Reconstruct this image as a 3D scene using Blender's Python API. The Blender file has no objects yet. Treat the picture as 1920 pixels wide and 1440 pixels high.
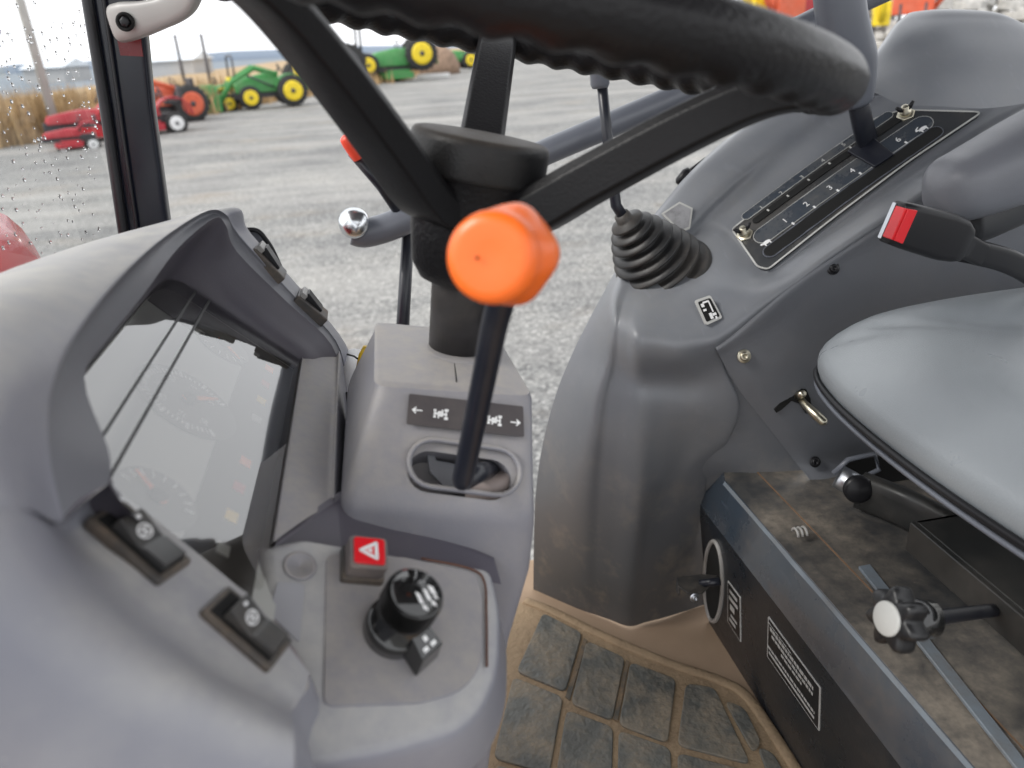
import bpy, bmesh, math, random
from mathutils import Vector, Matrix, noise
random.seed(7)
V = Vector
PI = math.pi
sc = bpy.context.scene
COL = sc.collection
# ------------------------------------------------------------------ camera model (metres; x = rearward, y = across the cab, z = up)
F = 1430.0
CAM = V((0, 0, 1.62))
pitch, roll, yaw = math.radians(24.2), math.radians(-3.35), math.radians(9.6)
FW = V((math.sin(yaw)*math.cos(pitch), math.cos(yaw)*math.cos(pitch), -math.sin(pitch)))
_r0 = V((math.cos(yaw), -math.sin(yaw), 0)); _u0 = _r0.cross(FW)
RT = math.cos(roll)*_r0 + math.sin(roll)*_u0
UP = -math.sin(roll)*_r0 + math.cos(roll)*_u0
def ray(px, py): return FW + RT*((px-960)/F) - UP*((py-720)/F)
def Y(px, py, y): d = ray(px, py); return CAM + d*(y/d.y)
def Z(px, py, z): d = ray(px, py); return CAM + d*((z-CAM.z)/d.z)
def X(px, py, x): d = ray(px, py); return CAM + d*(x/d.x)
class Plane:
    def __init__(s, a, b, c):                  # u along a->b, n towards the camera
        s.o = a.copy(); s.u = (b-a).normalized(); s.n = (b-a).cross(c-a).normalized()
        if s.n.dot(CAM-a) < 0: s.n = -s.n
        s.v = s.n.cross(s.u)
    def hit(s, px, py, h=0.0):
        d = ray(px, py); o = s.o + s.n*h
        return CAM + d*((o-CAM).dot(s.n)/d.dot(s.n))
    def uv(s, p): q = p-s.o; return (q.dot(s.u), q.dot(s.v))
    def at(s, u, v, h=0.0): return s.o + s.u*u + s.v*v + s.n*h
# ------------------------------------------------------------------ objects
def tag(o, label=None, cat=None, group=None, kind=None):
    if label: o['label'] = label
    if cat: o['category'] = cat
    if group: o['group'] = group
    if kind: o['kind'] = kind
    return o
def thing(name, label, cat, loc, group=None):
    o = bpy.data.objects.new(name, None); COL.objects.link(o); o.location = loc
    o.empty_display_size = .05
    return tag(o, label, cat, group)
def rootloc(o):
    p = V((0, 0, 0))
    while o: p += o.location; o = o.parent
    return p
class M:
    def __init__(s): s.v = []; s.f = []; s.sm = []
    def add(s, vs, fs, smooth=False):
        n = len(s.v); s.v += [V(v) for v in vs]; s.f += [[i+n for i in f] for f in fs]; s.sm += [smooth]*len(fs); return s
    def build(s, name, mat, parent=None, bevel=0, seg=2, sub=0, solid=0, soff=-1, label=None, ang=40):
        me = bpy.data.meshes.new(name); off = rootloc(parent) if parent else V((0, 0, 0))
        used = sorted({i for f in s.f for i in f})
        if len(used) < len(s.v):
            mp = {q: i for i, q in enumerate(used)}; s.v = [s.v[i] for i in used]; s.f = [[mp[i] for i in f] for f in s.f]
        me.from_pydata([v-off for v in s.v], [], s.f); me.validate(); me.update()
        for p, q in zip(me.polygons, s.sm): p.use_smooth = q
        o = bpy.data.objects.new(name, me); COL.objects.link(o)
        if parent: o.parent = parent
        for m in (mat if isinstance(mat, (list, tuple)) else [mat]): me.materials.append(m)
        if solid:
            md = o.modifiers.new('solid', 'SOLIDIFY'); md.thickness = solid; md.offset = soff
        if sub:
            md = o.modifiers.new('sub', 'SUBSURF'); md.levels = md.render_levels = sub
        if bevel:
            md = o.modifiers.new('bevel', 'BEVEL'); md.width = bevel; md.segments = seg; md.limit_method = 'ANGLE'; md.angle_limit = math.radians(ang)
            for p in me.polygons: p.use_smooth = True
            md.harden_normals = True
        if label: o['label'] = label
        return o
def prism(poly, n, t, m=None, smooth=False):             # poly: top outline; extruded by -n*t
    m = m or M(); k = len(poly)
    a = [V(p) for p in poly]
    nn = V((0, 0, 0))
    for i in range(k): nn += (a[i]-a[0]).cross(a[(i+1) % k]-a[0])
    if nn.dot(n) < 0: a.reverse()
    b = [p - n*t for p in a]
    m.add(a+b, [list(range(k)), list(range(2*k-1, k-1, -1))] + [[i, i+k, (i+1) % k + k, (i+1) % k] for i in range(k)], smooth)
    return m
def boxm(c, ax, ay, az, m=None):                          # centre + three half-axis vectors
    m = m or M(); c = V(c)
    vs = [c+ax*i+ay*j+az*k for i in (-1, 1) for j in (-1, 1) for k in (-1, 1)]
    fs = [[0, 1, 3, 2], [4, 6, 7, 5], [0, 4, 5, 1], [2, 3, 7, 6], [0, 2, 6, 4], [1, 5, 7, 3]]
    if ax.cross(ay).dot(az) < 0: fs = [f[::-1] for f in fs]
    m.add(vs, fs); return m
def box(c, s, m=None): return boxm(c, V((s[0]/2, 0, 0)), V((0, s[1]/2, 0)), V((0, 0, s[2]/2)), m)
def fillet(pts, r, seg=5):                                # round the corners of a planar polygon
    out = []; k = len(pts)
    for i in range(k):
        p = V(pts[i]); a = V(pts[i-1])-p; b = V(pts[(i+1) % k])-p
        rr = r[i] if isinstance(r, (list, tuple)) else r
        rr = min(rr, a.length*.49, b.length*.49)
        if rr <= 0: out.append(p); continue
        p0 = p+a.normalized()*rr; p1 = p+b.normalized()*rr
        for j in range(seg+1):
            t = j/seg; out.append(p0*(1-t)**2 + p*2*t*(1-t) + p1*t*t)
    return out
def cr(p0, p1, p2, p3, t):
    return 0.5*((2*p1)+(p2-p0)*t+(2*p0-5*p1+4*p2-p3)*t*t+(3*p1-p0-3*p2+p3)*t*t*t)
def crl(P, n, closed=False):
    out = []; k = len(P)
    if closed:
        for i in range(k):
            for j in range(n): out.append(cr(P[i-1], P[i], P[(i+1) % k], P[(i+2) % k], j/n))
        return out
    for i in range(k-1):
        a = P[i-1] if i else P[0]*2-P[1]; d = P[i+2] if i+2 < k else P[-1]*2-P[-2]
        for j in range(n): out.append(cr(a, P[i], P[i+1], d, j/n))
    out.append(P[-1]); return out
def patch(grid, n=5, m=None, ref=None):
    m = m or M()
    rows = [crl([V(p) for p in r], n) for r in grid]
    cols = [crl([rows[i][j] for i in range(len(rows))], n) for j in range(len(rows[0]))]
    A, B = len(cols), len(cols[0])
    vs = [cols[a][b] for a in range(A) for b in range(B)]
    fs = [[a*B+b, a*B+b+1, (a+1)*B+b+1, (a+1)*B+b] for a in range(A-1) for b in range(B-1)]
    i = len(fs)//2; f = fs[i]; nrm = (vs[f[1]]-vs[f[0]]).cross(vs[f[2]]-vs[f[0]])
    c = ref if ref is not None else CAM-vs[f[0]]
    if nrm.dot(c) < 0: fs = [q[::-1] for q in fs]
    m.add(vs, fs, True); return m
def tube(pts, r, seg=14, m=None, closed=False, sq=None, caps=True, upv=None, rfun=None):
    m = m or M(); k = len(pts); pts = [V(p) for p in pts]
    rs = r if isinstance(r, (list, tuple)) else [r]*k
    up = upv or V((0.13, 0.31, .94)); vs = []; prev = None
    for i in range(k):
        if closed: t = pts[(i+1) % k]-pts[i-1]
        else: t = pts[min(i+1, k-1)]-pts[max(i-1, 0)]
        t.normalize()
        if upv is not None or prev is None:
            a = up - t*up.dot(t)
            if a.length < 1e-3: a = V((1, 0, 0)) - t*t.x
        else: a = prev - t*prev.dot(t)
        a.normalize(); prev = a; b = t.cross(a)
        for j in range(seg):
            th = 2*PI*j/seg; c, s = math.cos(th), math.sin(th)
            if sq:                                         # super-ellipse profile (half-height along a, half-width along b)
                e = sq[2]; c2 = math.copysign(abs(c)**e, c)*sq[0]; s2 = math.copysign(abs(s)**e, s)*sq[1]
                vs.append(pts[i]+(a*c2+b*s2)*rs[i])
            else:
                q = rs[i]*(rfun(i, th) if rfun else 1)
                vs.append(pts[i]+(a*c+b*s)*q)
    K = k if closed else k-1
    fs = [[i*seg+j, i*seg+(j+1) % seg, ((i+1) % k)*seg+(j+1) % seg, ((i+1) % k)*seg+j] for i in range(K) for j in range(seg)]
    fs = [f[::-1] for f in fs] if False else fs
    if caps and not closed: fs += [list(range(seg))[::-1], [(k-1)*seg+j for j in range(seg)]]
    m.add(vs, fs, True); return m
def lathe(prof, o, ax, seg=32, m=None, smooth=True):      # prof: (radius, height) bottom to top
    m = m or M(); ax = V(ax).normalized(); a = ax.orthogonal().normalized(); b = ax.cross(a); o = V(o); vs = []
    for (r, h) in prof:
        for j in range(seg):
            t = 2*PI*j/seg; vs.append(o+ax*h+(a*math.cos(t)+b*math.sin(t))*max(r, 1e-5))
    fs = [[i*seg+j, i*seg+(j+1) % seg, (i+1)*seg+(j+1) % seg, (i+1)*seg+j] for i in range(len(prof)-1) for j in range(seg)]
    fs += [list(range(seg))[::-1], [(len(prof)-1)*seg+j for j in range(seg)]]
    m.add(vs, fs, smooth); return m
def strip(poly, n, w, h, m=None, closed=True):            # thin raised line along an outline
    m = m or M(); k = len(poly)
    for i in range(k if closed else k-1):
        a, b = V(poly[i]), V(poly[(i+1) % k]); d = b-a
        if d.length < 1e-6: continue
        s = n.cross(d).normalized()*w/2
        e = d.normalized()*w*.3
        prism([a-s-e, b-s+e, b+s+e, a+s-e], n, h, m)
    return m
def sheet(pts, mat, name, parent, n):
    p = [V(q) for q in pts]
    if (p[1]-p[0]).cross(p[2]-p[0]).dot(n) < 0: p.reverse()
    m = M(); m.add(p, [list(range(len(p)))]); return m.build(name, mat, parent)
def text(name, s, o, right, up, n, size, mat, parent, t=.0004):
    c = bpy.data.curves.new(name, 'FONT'); c.body = s; c.size = size; c.align_x = 'CENTER'; c.align_y = 'CENTER'; c.extrude = t
    ob = bpy.data.objects.new(name+'_src', c); COL.objects.link(ob)
    dg = bpy.context.evaluated_depsgraph_get(); me = bpy.data.meshes.new_from_object(ob.evaluated_get(dg))
    bpy.data.objects.remove(ob)
    off = rootloc(parent)
    for v in me.vertices: v.co = o + right*v.co.x + up*v.co.y + n*v.co.z - off
    w = bpy.data.objects.new(name, me); COL.objects.link(w); w.parent = parent; me.materials.clear(); me.materials.append(mat)
    return w
# ------------------------------------------------------------------ materials
def mat(name, col, rough=.5, metal=0, dust=0, dcol=(.26, .19, .12), dscale=9, bump=0, bscale=900, var=.12, spec=.5, coat=0, dust_light_up=0, worn=0, low=None, bdist=.0006):
    m = bpy.data.materials.new(name); m.use_nodes = True; N = m.node_tree.nodes; L = m.node_tree.links
    b = N['Principled BSDF']; b.inputs['Roughness'].default_value = rough; b.inputs['Metallic'].default_value = metal
    b.inputs['Specular IOR Level'].default_value = spec; b.inputs['Coat Weight'].default_value = coat
    tc = N.new('ShaderNodeTexCoord')
    def nz(scale, detail=4, r=.55):
        n = N.new('ShaderNodeTexNoise'); n.inputs['Scale'].default_value = scale; n.inputs['Detail'].default_value = detail
        n.inputs['Roughness'].default_value = r; L.new(tc.outputs['Object'], n.inputs['Vector']); return n
    def ramp(src, a, c, lo=0, hi=1):
        r = N.new('ShaderNodeMapRange'); r.inputs[1].default_value = a; r.inputs[2].default_value = c; r.inputs[3].default_value = lo; r.inputs[4].default_value = hi
        L.new(src, r.inputs[0]); return r.outputs[0]
    def mix(f, a, c):
        x = N.new('ShaderNodeMix'); x.data_type = 'RGBA'
        if hasattr(f, 'type'): L.new(f, x.inputs[0])
        else: x.inputs[0].default_value = f
        for i, q in ((6, a), (7, c)):
            if hasattr(q, 'type'): L.new(q, x.inputs[i])
            else: x.inputs[i].default_value = (*q, 1)
        return x.outputs[2]
    c = tuple(col)
    v1 = ramp(nz(6, 5).outputs[0], .3, .7)
    out = mix(v1, tuple(x*(1-var) for x in c), tuple(min(1, x*(1+var)) for x in c))
    rg = None
    if dust:
        f = ramp(nz(dscale, 7, .62).outputs[0], .42, .66, 0, 1)
        fine = ramp(nz(dscale*11, 3, .7).outputs[0], .3, .7, .45, 1)
        mm = N.new('ShaderNodeMath'); mm.operation = 'MULTIPLY'; L.new(f, mm.inputs[0]); L.new(fine, mm.inputs[1])
        m2 = N.new('ShaderNodeMath'); m2.operation = 'MULTIPLY'; m2.inputs[1].default_value = dust; L.new(mm.outputs[0], m2.inputs[0])
        fac = m2.outputs[0]
        if dust_light_up:
            g = N.new('ShaderNodeNewGeometry'); sp = N.new('ShaderNodeSeparateXYZ'); L.new(g.outputs['Normal'], sp.inputs[0])
            u = ramp(sp.outputs['Z'], .25, .95, 0, dust_light_up)
            ad = N.new('ShaderNodeMath'); ad.operation = 'MULTIPLY_ADD'; ad.use_clamp = True; L.new(u, ad.inputs[0]); L.new(fine, ad.inputs[1]); L.new(fac, ad.inputs[2]); fac = ad.outputs[0]
        out = mix(fac, out, dcol)
        out = mix(ramp(nz(190, 3, .6).outputs[0], .70, .80, 0, .5*min(1, dust*2)), out, tuple(min(1, x*1.3) for x in dcol))
        rg = ramp(fac, 0, 1, rough, .85)
    else:
        rg = ramp(nz(30, 4).outputs[0], .2, .8, max(0, rough-.06), min(1, rough+.06))
    L.new(rg, b.inputs['Roughness'])
    if worn:                                               # dull scratches
        wn = N.new('ShaderNodeTexNoise'); mp = N.new('ShaderNodeMapping'); mp.inputs['Scale'].default_value = (90, 14, 60); L.new(tc.outputs['Object'], mp.inputs[0]); L.new(mp.outputs[0], wn.inputs['Vector']); wn.inputs['Scale'].default_value = 1.4; wn.inputs['Detail'].default_value = 6
        out = mix(ramp(wn.outputs[0], .62, .72, 0, worn), out, tuple(min(1, x*2+.06) for x in c))
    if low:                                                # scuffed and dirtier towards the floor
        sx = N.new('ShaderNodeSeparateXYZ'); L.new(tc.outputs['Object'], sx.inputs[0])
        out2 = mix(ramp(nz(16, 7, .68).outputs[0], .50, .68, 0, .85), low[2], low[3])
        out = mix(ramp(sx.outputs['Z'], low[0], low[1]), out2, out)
    L.new(out, b.inputs['Base Color'])
    if bump:
        n = nz(bscale, 2); bp = N.new('ShaderNodeBump'); bp.inputs['Strength'].default_value = bump; bp.inputs['Distance'].default_value = bdist
        L.new(n.outputs[0], bp.inputs['Height']); L.new(bp.outputs[0], b.inputs['Normal'])
    return m
MT = {}
MT['dash'] = mat('dash_plastic', (.228, .232, .272), .36, dust=.25, dcol=(.58, .56, .50), dscale=4, bump=.3, bscale=1100, dust_light_up=.60, var=.06)  # real dust, its upward tint paled to paint sky light on the top
MT['cover'] = mat('cover_plastic', (.200, .200, .232), .42, dust=.25, dcol=(.42, .38, .32), dscale=8, bump=.25, bscale=1000, dust_light_up=.5, var=.06)
MT['fender'] = mat('fender_plastic', (.160, .170, .190), .30, dust=.20, dcol=(.27, .25, .21), dscale=6, bump=.3, bscale=1000, dust_light_up=.05, var=.08, worn=.06, low=(.05, .40, (.075, .075, .076), (.19, .16, .125)))
MT['lower'] = mat('lower_fender_plastic', (.062, .063, .066), .45, dust=.5, dcol=(.17, .13, .09), dscale=9, bump=.3, bscale=900, var=.1)
MT['inner'] = mat('inner_panel_plastic', (.135, .142, .158), .32, dust=.25, dcol=(.20, .18, .17), dscale=5, bump=.3, bscale=900)
MT['wheel'] = mat('wheel_vinyl', (.010, .0095, .0105), .38, bump=1.0, bscale=380, spec=.25)
MT['spoke'] = mat('spoke_vinyl', (.010, .0098, .011), .42, bump=.45, bscale=520, spec=.24)
MT['wheelgloss'] = mat('hub_plastic', (.016, .016, .017), .38, spec=.35, bump=.6, bscale=700, dust=.15, dcol=(.12, .10, .08), dscale=14, dust_light_up=.45)
MT['black'] = mat('black_plastic', (.012, .012, .014), .35, spec=.3)
MT['rod'] = mat('black_paint', (.012, .014, .022), .3, dust=.12, dcol=(.12, .11, .1), dscale=30)
MT['column'] = mat('column_sleeve', (.028, .026, .028), .42, dust=.55, dcol=(.14, .12, .1), dscale=12)
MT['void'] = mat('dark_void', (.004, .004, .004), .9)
MT['orange'] = mat('orange_plastic', (.92, .16, .018), .36, var=.06, bump=.2, bscale=300, worn=.12)
MT['red'] = mat('red_plastic', (.72, .012, .02), .35, var=.04)
MT['switch'] = mat('switch_plastic', (.055, .053, .052), .42, dust=.55, dcol=(.26, .19, .13), dscale=30)
MT['switchface'] = mat('switch_rocker', (.045, .045, .045), .4, dust=.25, dcol=(.2, .16, .12), dscale=40)
MT['white'] = mat('white_print', (.8, .8, .8), .5, var=.03)
MT['dimwhite'] = mat('faded_print', (.48, .48, .46), .55, var=.1)
MT['decal'] = mat('decal_grey', (.06, .053, .056), .4, dust=.2, dcol=(.2, .17, .14), dscale=20)
MT['boot'] = mat('rubber_boot', (.016, .016, .017), .42, dust=.55, dcol=(.11, .095, .08), dscale=16, bump=.3, bscale=500)
MT['plate'] = mat('plate_gloss', (.045, .048, .052), .2, dust=.35, dcol=(.16, .13, .1), dscale=12)
MT['seat'] = mat('seat_vinyl', (.25, .27, .288), .31, bump=.5, bscale=1100, var=.05)
MT['seatdark'] = mat('seat_shell', (.03, .031, .034), .45)
MT['greyarm'] = mat('grey_arm_plastic', (.145, .15, .168), .42, bump=.3)
MT['steelgrey'] = mat('grey_handle_plastic', (.13, .14, .165), .35)
MT['boxpaint'] = mat('platform_paint', (.014, .020, .028), .42, dust=1.0, dcol=(.215, .185, .15), dscale=7, bump=.4, bscale=240, dust_light_up=.22, coat=.05)
MT['boxfront'] = mat('platform_front_paint', (.012, .016, .022), .25, dust=.45, dcol=(.075, .062, .05), dscale=8, bump=.3, bscale=260)
MT['mat'] = mat('floor_mat_rubber', (.12, .122, .110), .6, dust=.95, dcol=(.29, .235, .165), dscale=24, bump=1.0, bscale=95, var=.35, bdist=.003)
MT['dirt'] = mat('dirt_in_grooves', (.34, .245, .15), .85, dust=.9, dcol=(.20, .145, .09), dscale=24, bump=1.0, bscale=140, var=.25, bdist=.002)
MT['floor'] = mat('dusty_floor', (.37, .265, .18), .8, dust=.35, dcol=(.27, .18, .11), dscale=7, bump=.3, bscale=300)
MT['pillar'] = mat('pillar_paint', (.011, .013, .022), .18, var=.15)
MT['pillaredge'] = mat('pillar_seal', (.014, .014, .017), .35)
MT['handle'] = mat('handle_grey', (.33, .32, .305), .4, var=.04)
MT['metal'] = mat('zinc_steel', (.55, .52, .42), .32, metal=1, dust=.3, dcol=(.3, .22, .12), dscale=60)
MT['chrome'] = mat('chrome', (.62, .64, .66), .24, metal=1)
MT['steel'] = mat('bare_steel', (.5, .52, .55), .35, metal=1)
MT['face'] = mat('gauge_face_glare', (.42, .42, .395), .35, var=.1)  # light grey face, lightened further to imitate sky reflected in the lens
MT['facedark'] = mat('gauge_face_dark', (.05, .045, .04), .35, var=.2)
MT['needle'] = mat('needle_orange', (.95, .20, .06), .4)
MT['yellow'] = mat('yellow_plastic', (.75, .48, .02), .4)
MT['redpaint'] = mat('red_paint', (.42, .008, .014), .25, coat=.2)
def glassmat(name, tint=(1, 1, 1), fac=.0, rough=.02, base=.06):
    m = bpy.data.materials.new(name); m.use_nodes = True; N = m.node_tree.nodes; L = m.node_tree.links
    for n in list(N):
        if n.type == 'BSDF_PRINCIPLED': N.remove(n)
    t = N.new('ShaderNodeBsdfTransparent'); t.inputs[0].default_value = (*tint, 1)
    g = N.new('ShaderNodeBsdfGlossy'); g.inputs['Roughness'].default_value = rough; g.inputs[0].default_value = (1, 1, 1, 1)
    f = N.new('ShaderNodeFresnel'); f.inputs[0].default_value = 1.5
    a = N.new('ShaderNodeMath'); a.operation = 'ADD'; a.use_clamp = True; a.inputs[1].default_value = fac; L.new(f.outputs[0], a.inputs[0])
    x = N.new('ShaderNodeMixShader'); L.new(a.outputs[0], x.inputs[0]); L.new(t.outputs[0], x.inputs[1]); L.new(g.outputs[0], x.inputs[2])
    L.new(x.outputs[0], N['Material Output'].inputs[0]); return m
MT['lens'] = glassmat('cluster_lens', (.97, .97, .95), .12, .035)
MT['glass'] = glassmat('window_glass', (.97, .98, .98), -.035, .01)
m = bpy.data.materials.new('water_drop'); m.use_nodes = True; b = m.node_tree.nodes['Principled BSDF']; b.inputs['Transmission Weight'].default_value = 1; b.inputs['IOR'].default_value = 1.33; b.inputs['Roughness'].default_value = .02; MT['drop'] = m
def loft(secs, m=None, smooth=True, cap=True):
    m = m or M(); k = len(secs[0]); vs = [p for s in secs for p in s]
    fs = [[i*k+j, i*k+(j+1) % k, (i+1)*k+(j+1) % k, (i+1)*k+j] for i in range(len(secs)-1) for j in range(k)]
    if cap: fs += [list(range(k))[::-1], [(len(secs)-1)*k+j for j in range(k)]]
    c = sum(vs, V((0, 0, 0)))/len(vs); f = fs[(len(secs)//2)*k if len(secs) > 2 else 0]
    n = (vs[f[1]]-vs[f[0]]).cross(vs[f[2]]-vs[f[0]])
    if n.dot(vs[f[0]]-c) < 0: fs = [q[::-1] for q in fs]
    m.add(vs, fs, smooth); return m
def cut(o, cm):                                            # boolean difference, baked in
    c = cm.build('cutter', MT['void']); md = o.modifiers.new('cut', 'BOOLEAN'); md.object = c; md.solver = 'EXACT'
    off = rootloc(o)
    c.location = V((0, 0, 0))
    bpy.context.view_layer.update()
    dg = bpy.context.evaluated_depsgraph_get(); me = bpy.data.meshes.new_from_object(o.evaluated_get(dg))
    o.modifiers.clear(); o.data = me; bpy.data.objects.remove(c)
    return o
def capsule(P, a, b, r, h=0, seg=10):                      # outline on plane P between pixels a and b
    A, B = P.hit(*a, h), P.hit(*b, h); d = (B-A).normalized(); s = P.n.cross(d); out = []
    for i in range(seg+1):
        t = -PI/2+PI*i/seg; out.append(B+(d*math.cos(t)+s*math.sin(t))*r)
    for i in range(seg+1):
        t = PI/2+PI*i/seg; out.append(A+(d*math.cos(t)+s*math.sin(t))*r)
    return out
def bolt(parent, c, n, r, mat, name='bolt', washer=True):
    m = M()
    if washer: lathe([(r*1.5, 0), (r*1.5, .0009), (r*1.45, .0012)], c, n, 20, m)
    lathe([(r, .0012), (r*.98, .0026), (r*.8, .0036), (r*.45, .0040), (r*.42, .0026), (0, .0024)], c, n, 18, m)
    return m.build(name, mat, parent)
# =================================================================== DASHBOARD
zr = CAM.z
DPa, DPb, DPc = V((-.07, .60, zr-.23)), V((-.15, .60, zr-.15)), V((-.07, .30, zr-.23))
DP = Plane(DPa, DPb, DPc)
dash = thing('dashboard', 'dusty grey plastic dashboard with hooded instrument cluster and rocker switches', 'dashboard', (-.12, .45, 1.0))
def dpz(x): return zr-.30-x
O = [(105, 978, .252), (74, 850, .26), (86, 730, .287), (133, 622, .342), (212, 522, .43), (300, 445, .53), (384, 396, .605), (425, 402, .628), (450, 440, .642), (545, 545, .65), (632, 640, .65)]
I = [(204, 906, .285), (204, 845, .30), (158, 708, .35), (205, 632, .41), (272, 548, .48), (335, 464, .55), (402, 409, .607), (424, 424, .62), (444, 472, .632), (538, 566, .637), (622, 647, .638)]
W = [(-.112, .30), (-.135, .302), (-.152, .32), (-.156, .37), (-.156, .44), (-.156, .52), (-.154, .585), (-.143, .603), (-.120, .606), (-.092, .606), (-.066, .606)]
A_ = [(30, 950, .232), (-10, 830, .24), (10, 700, .27), (62, 590, .335), (140, 505, .43), (232, 442, .54), (330, 410, .63), (432, 396, .665), (472, 440, .668), (567, 545, .672), (648, 645, .672)]
B_ = [(-300, 930, .205), (-320, 840, .21), (-320, 730, .225), (-280, 640, .27), (-200, 590, .36), (-120, 565, .50), (-60, 560, .655), (-40, 610, .73), (455, 500, .70), (565, 600, .70), (650, 700, .70)]
m = M(); g = []; lips = []
for i in range(11):
    o, a, b, q = [Y(*k[i]) for k in (O, A_, B_, I)]
    mid = (a*.55+b*.45)
    if 3 <= i <= 6: mid.z += .004
    o2 = o*.90+q*.10 + (o-a).normalized()*.0012
    g.append([b, mid, a, o, o2]); lips.append([o2, o*.5+q*.5-(o-a).normalized()*.0035, q])
g.append([p+V((.004, -.002, -.045)) for p in g[-1]]); lips.append([p+V((.004, -.002, -.045)) for p in lips[-1]])
patch(g, 5, m)
g = []
for i in range(11):
    q = Y(*I[i]); w = V((W[i][0], W[i][1], dpz(W[i][0])))
    g.append([q, q*.88+w*.12+V((0, -.0 , -.001)), q*.5+w*.5, w, w-DP.n*.022])
pm = M(); g.append([p+V((.004, -.002, -.045)) for p in g[-1]])
patch(g, 4, pm, ref=V((.3, -.6, .5)))
hood = m.build('hood', MT['dash'], dash, solid=.0)
MT['lip'] = mat('hood_lip_shaded', (.165, .168, .188), .45, bump=.2, bscale=1000, var=.04)  # same plastic as the dash, darkened to paint the shade on the lip
patch(lips, 5, M(), ref=V((.9, -.4, .2))).build('hood_lip', MT['lip'], dash)
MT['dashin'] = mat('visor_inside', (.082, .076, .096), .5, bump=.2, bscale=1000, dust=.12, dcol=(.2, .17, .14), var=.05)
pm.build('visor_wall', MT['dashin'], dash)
# near strip with the two switches and the side wall below it
def dpxy(x, y): return V((x, y, dpz(x)))
near_in = [Y(204, 906, .285), DP.hit(213, 914), DP.hit(330, 1005), DP.hit(440, 1095), DP.hit(478, 1128), DP.hit(580, 1262)]
near_md = [Y(154, 942, .2685), DP.hit(160, 958), DP.hit(270, 1060), DP.hit(380, 1150), DP.hit(460, 1205), DP.hit(570, 1300)]
near_ou = [Y(105, 978, .252), DP.hit(118, 995), DP.hit(215, 1095), DP.hit(330, 1195), DP.hit(430, 1268), DP.hit(548, 1330)]
e1 = [Y(30, 950, .232), Y(40, 975, .230), Y(135, 1130, .222), Y(270, 1250, .215), Y(400, 1330, .212), Y(552, 1400, .212)]
e2 = [Y(-300, 930, .205), Y(-300, 1080, .199), Y(20, 1330, .200), Y(180, 1500, .198), Y(360, 1600, .198), Y(560, 1640, .20)]
e3 = [p+V((0, 0, -.16)) for p in e2]
patch([near_in, near_md, near_ou, e1, e2, e3], 6, M()).build('side_panel', MT['dash'], dash)
# end return of the strip towards the console
en = [DP.hit(478, 1128), DP.hit(580, 1262), DP.hit(548, 1330), Y(552, 1400, .212), Y(560, 1640, .20)]
ef = [p+V((.0, .02, -.05)) for p in en]; en2 = [p+V((.0035, .003, -.004)) for p in en]
patch([en, ef], 3, M(), ref=V((1, 0, .3))).build('strip_end', MT['dash'], dash)
# rear bezel between the glass and the column cover
xa, za, xb, zb = -.071, zr-.229, -.0425, zr-.2435
m = M(); g = []
for y in (0, .45, .52, .59, .655):
    e = lambda t: y if y else .345+(.403-.345)*t
    g.append([V((xa-.0175, e(0), za-.0165)), V((xa-.0005, e(0), za-.0006)), V((xa, e(0), za)), V((xa+.006, e(.2), za-.0022)), V(((xa+xb)/2, e(.5), (za+zb)/2+.0004)), V((xb-.004, e(.87), zb+.0006)), V((xb, e(1), zb-.003)), V((xb+.002, e(1), zb-.06))])
patch(g, 4, m).build('bezel', MT['cover'], dash)
# --- instrument cluster
cl_out = [V((x, y, dpz(x))) for x, y in ((-.0715, .602), (-.0715, .305), (-.155, .305), (-.155, .602))]
MT['tray'] = mat('cluster_tray', (.02, .02, .02), .5)
clu_o = [V((x, y, dpz(x))) for x, y in ((-.062, .612), (-.062, .290), (-.163, .290), (-.163, .612))]
clu = prism([p-DP.n*.012 for p in clu_o], DP.n, .004).build('instrument_cluster', MT['face'], dash, label='instrument cluster with round rev counter, gauges and orange needles behind a reflecting lens')
def onDP(u, v, h): # u: 0..1 from rear to front edge, v: 0..1 from far to near
    x = -.0715-u*.0835; y = .602-v*.297
    return V((x, y, dpz(x))) + DP.n*h
ex = (onDP(1, 0, 0)-onDP(0, 0, 0)).normalized(); ey = V((0, -1, 0))
MT['dialface'] = mat('dial_face', (.13, .13, .125), .4)
def disc(c, r, n=40, r0=0):
    return [c+(ex*math.cos(2*PI*i/n)+ey*math.sin(2*PI*i/n))*r for i in range(n)]
H0 = -.0112
m = M()
prism([onDP(.0, .0, H0), onDP(.34, 0, H0), onDP(.34, 1, H0), onDP(0, 1, H0)], DP.n, .0005, m)
prism([onDP(.34, 0, H0), onDP(1, 0, H0), onDP(1, .15, H0), onDP(.34, .18, H0)], DP.n, .0005, m)
m.build('warning_light_panel', MT['facedark'], clu)
m = M()                                                    # divider ribs near the front edge
for u in (.80, .90):
    prism([onDP(u-.1, .01, -.0006), onDP(u-.1+.014, .01, -.0006), onDP(u-.1+.014, .99, -.0006), onDP(u-.1, .99, -.0006)], DP.n, .008, m)
m.build('divider_rib', MT['tray'], clu)
m = M(); c = onDP(.55, .5, H0+.0010)
for i in range(41):
    t = -PI*.75+PI*1.5*i/40; L = .006 if i % 5 == 0 else .0035
    d = ex*math.cos(t)+ey*math.sin(t); s = DP.n.cross(d)*(.0010 if i % 5 == 0 else .0006)
    prism([c+d*.0255-s, c+d*(.0255+L)-s, c+d*(.0255+L)+s, c+d*.0255+s], DP.n, .0003, m)
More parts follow.
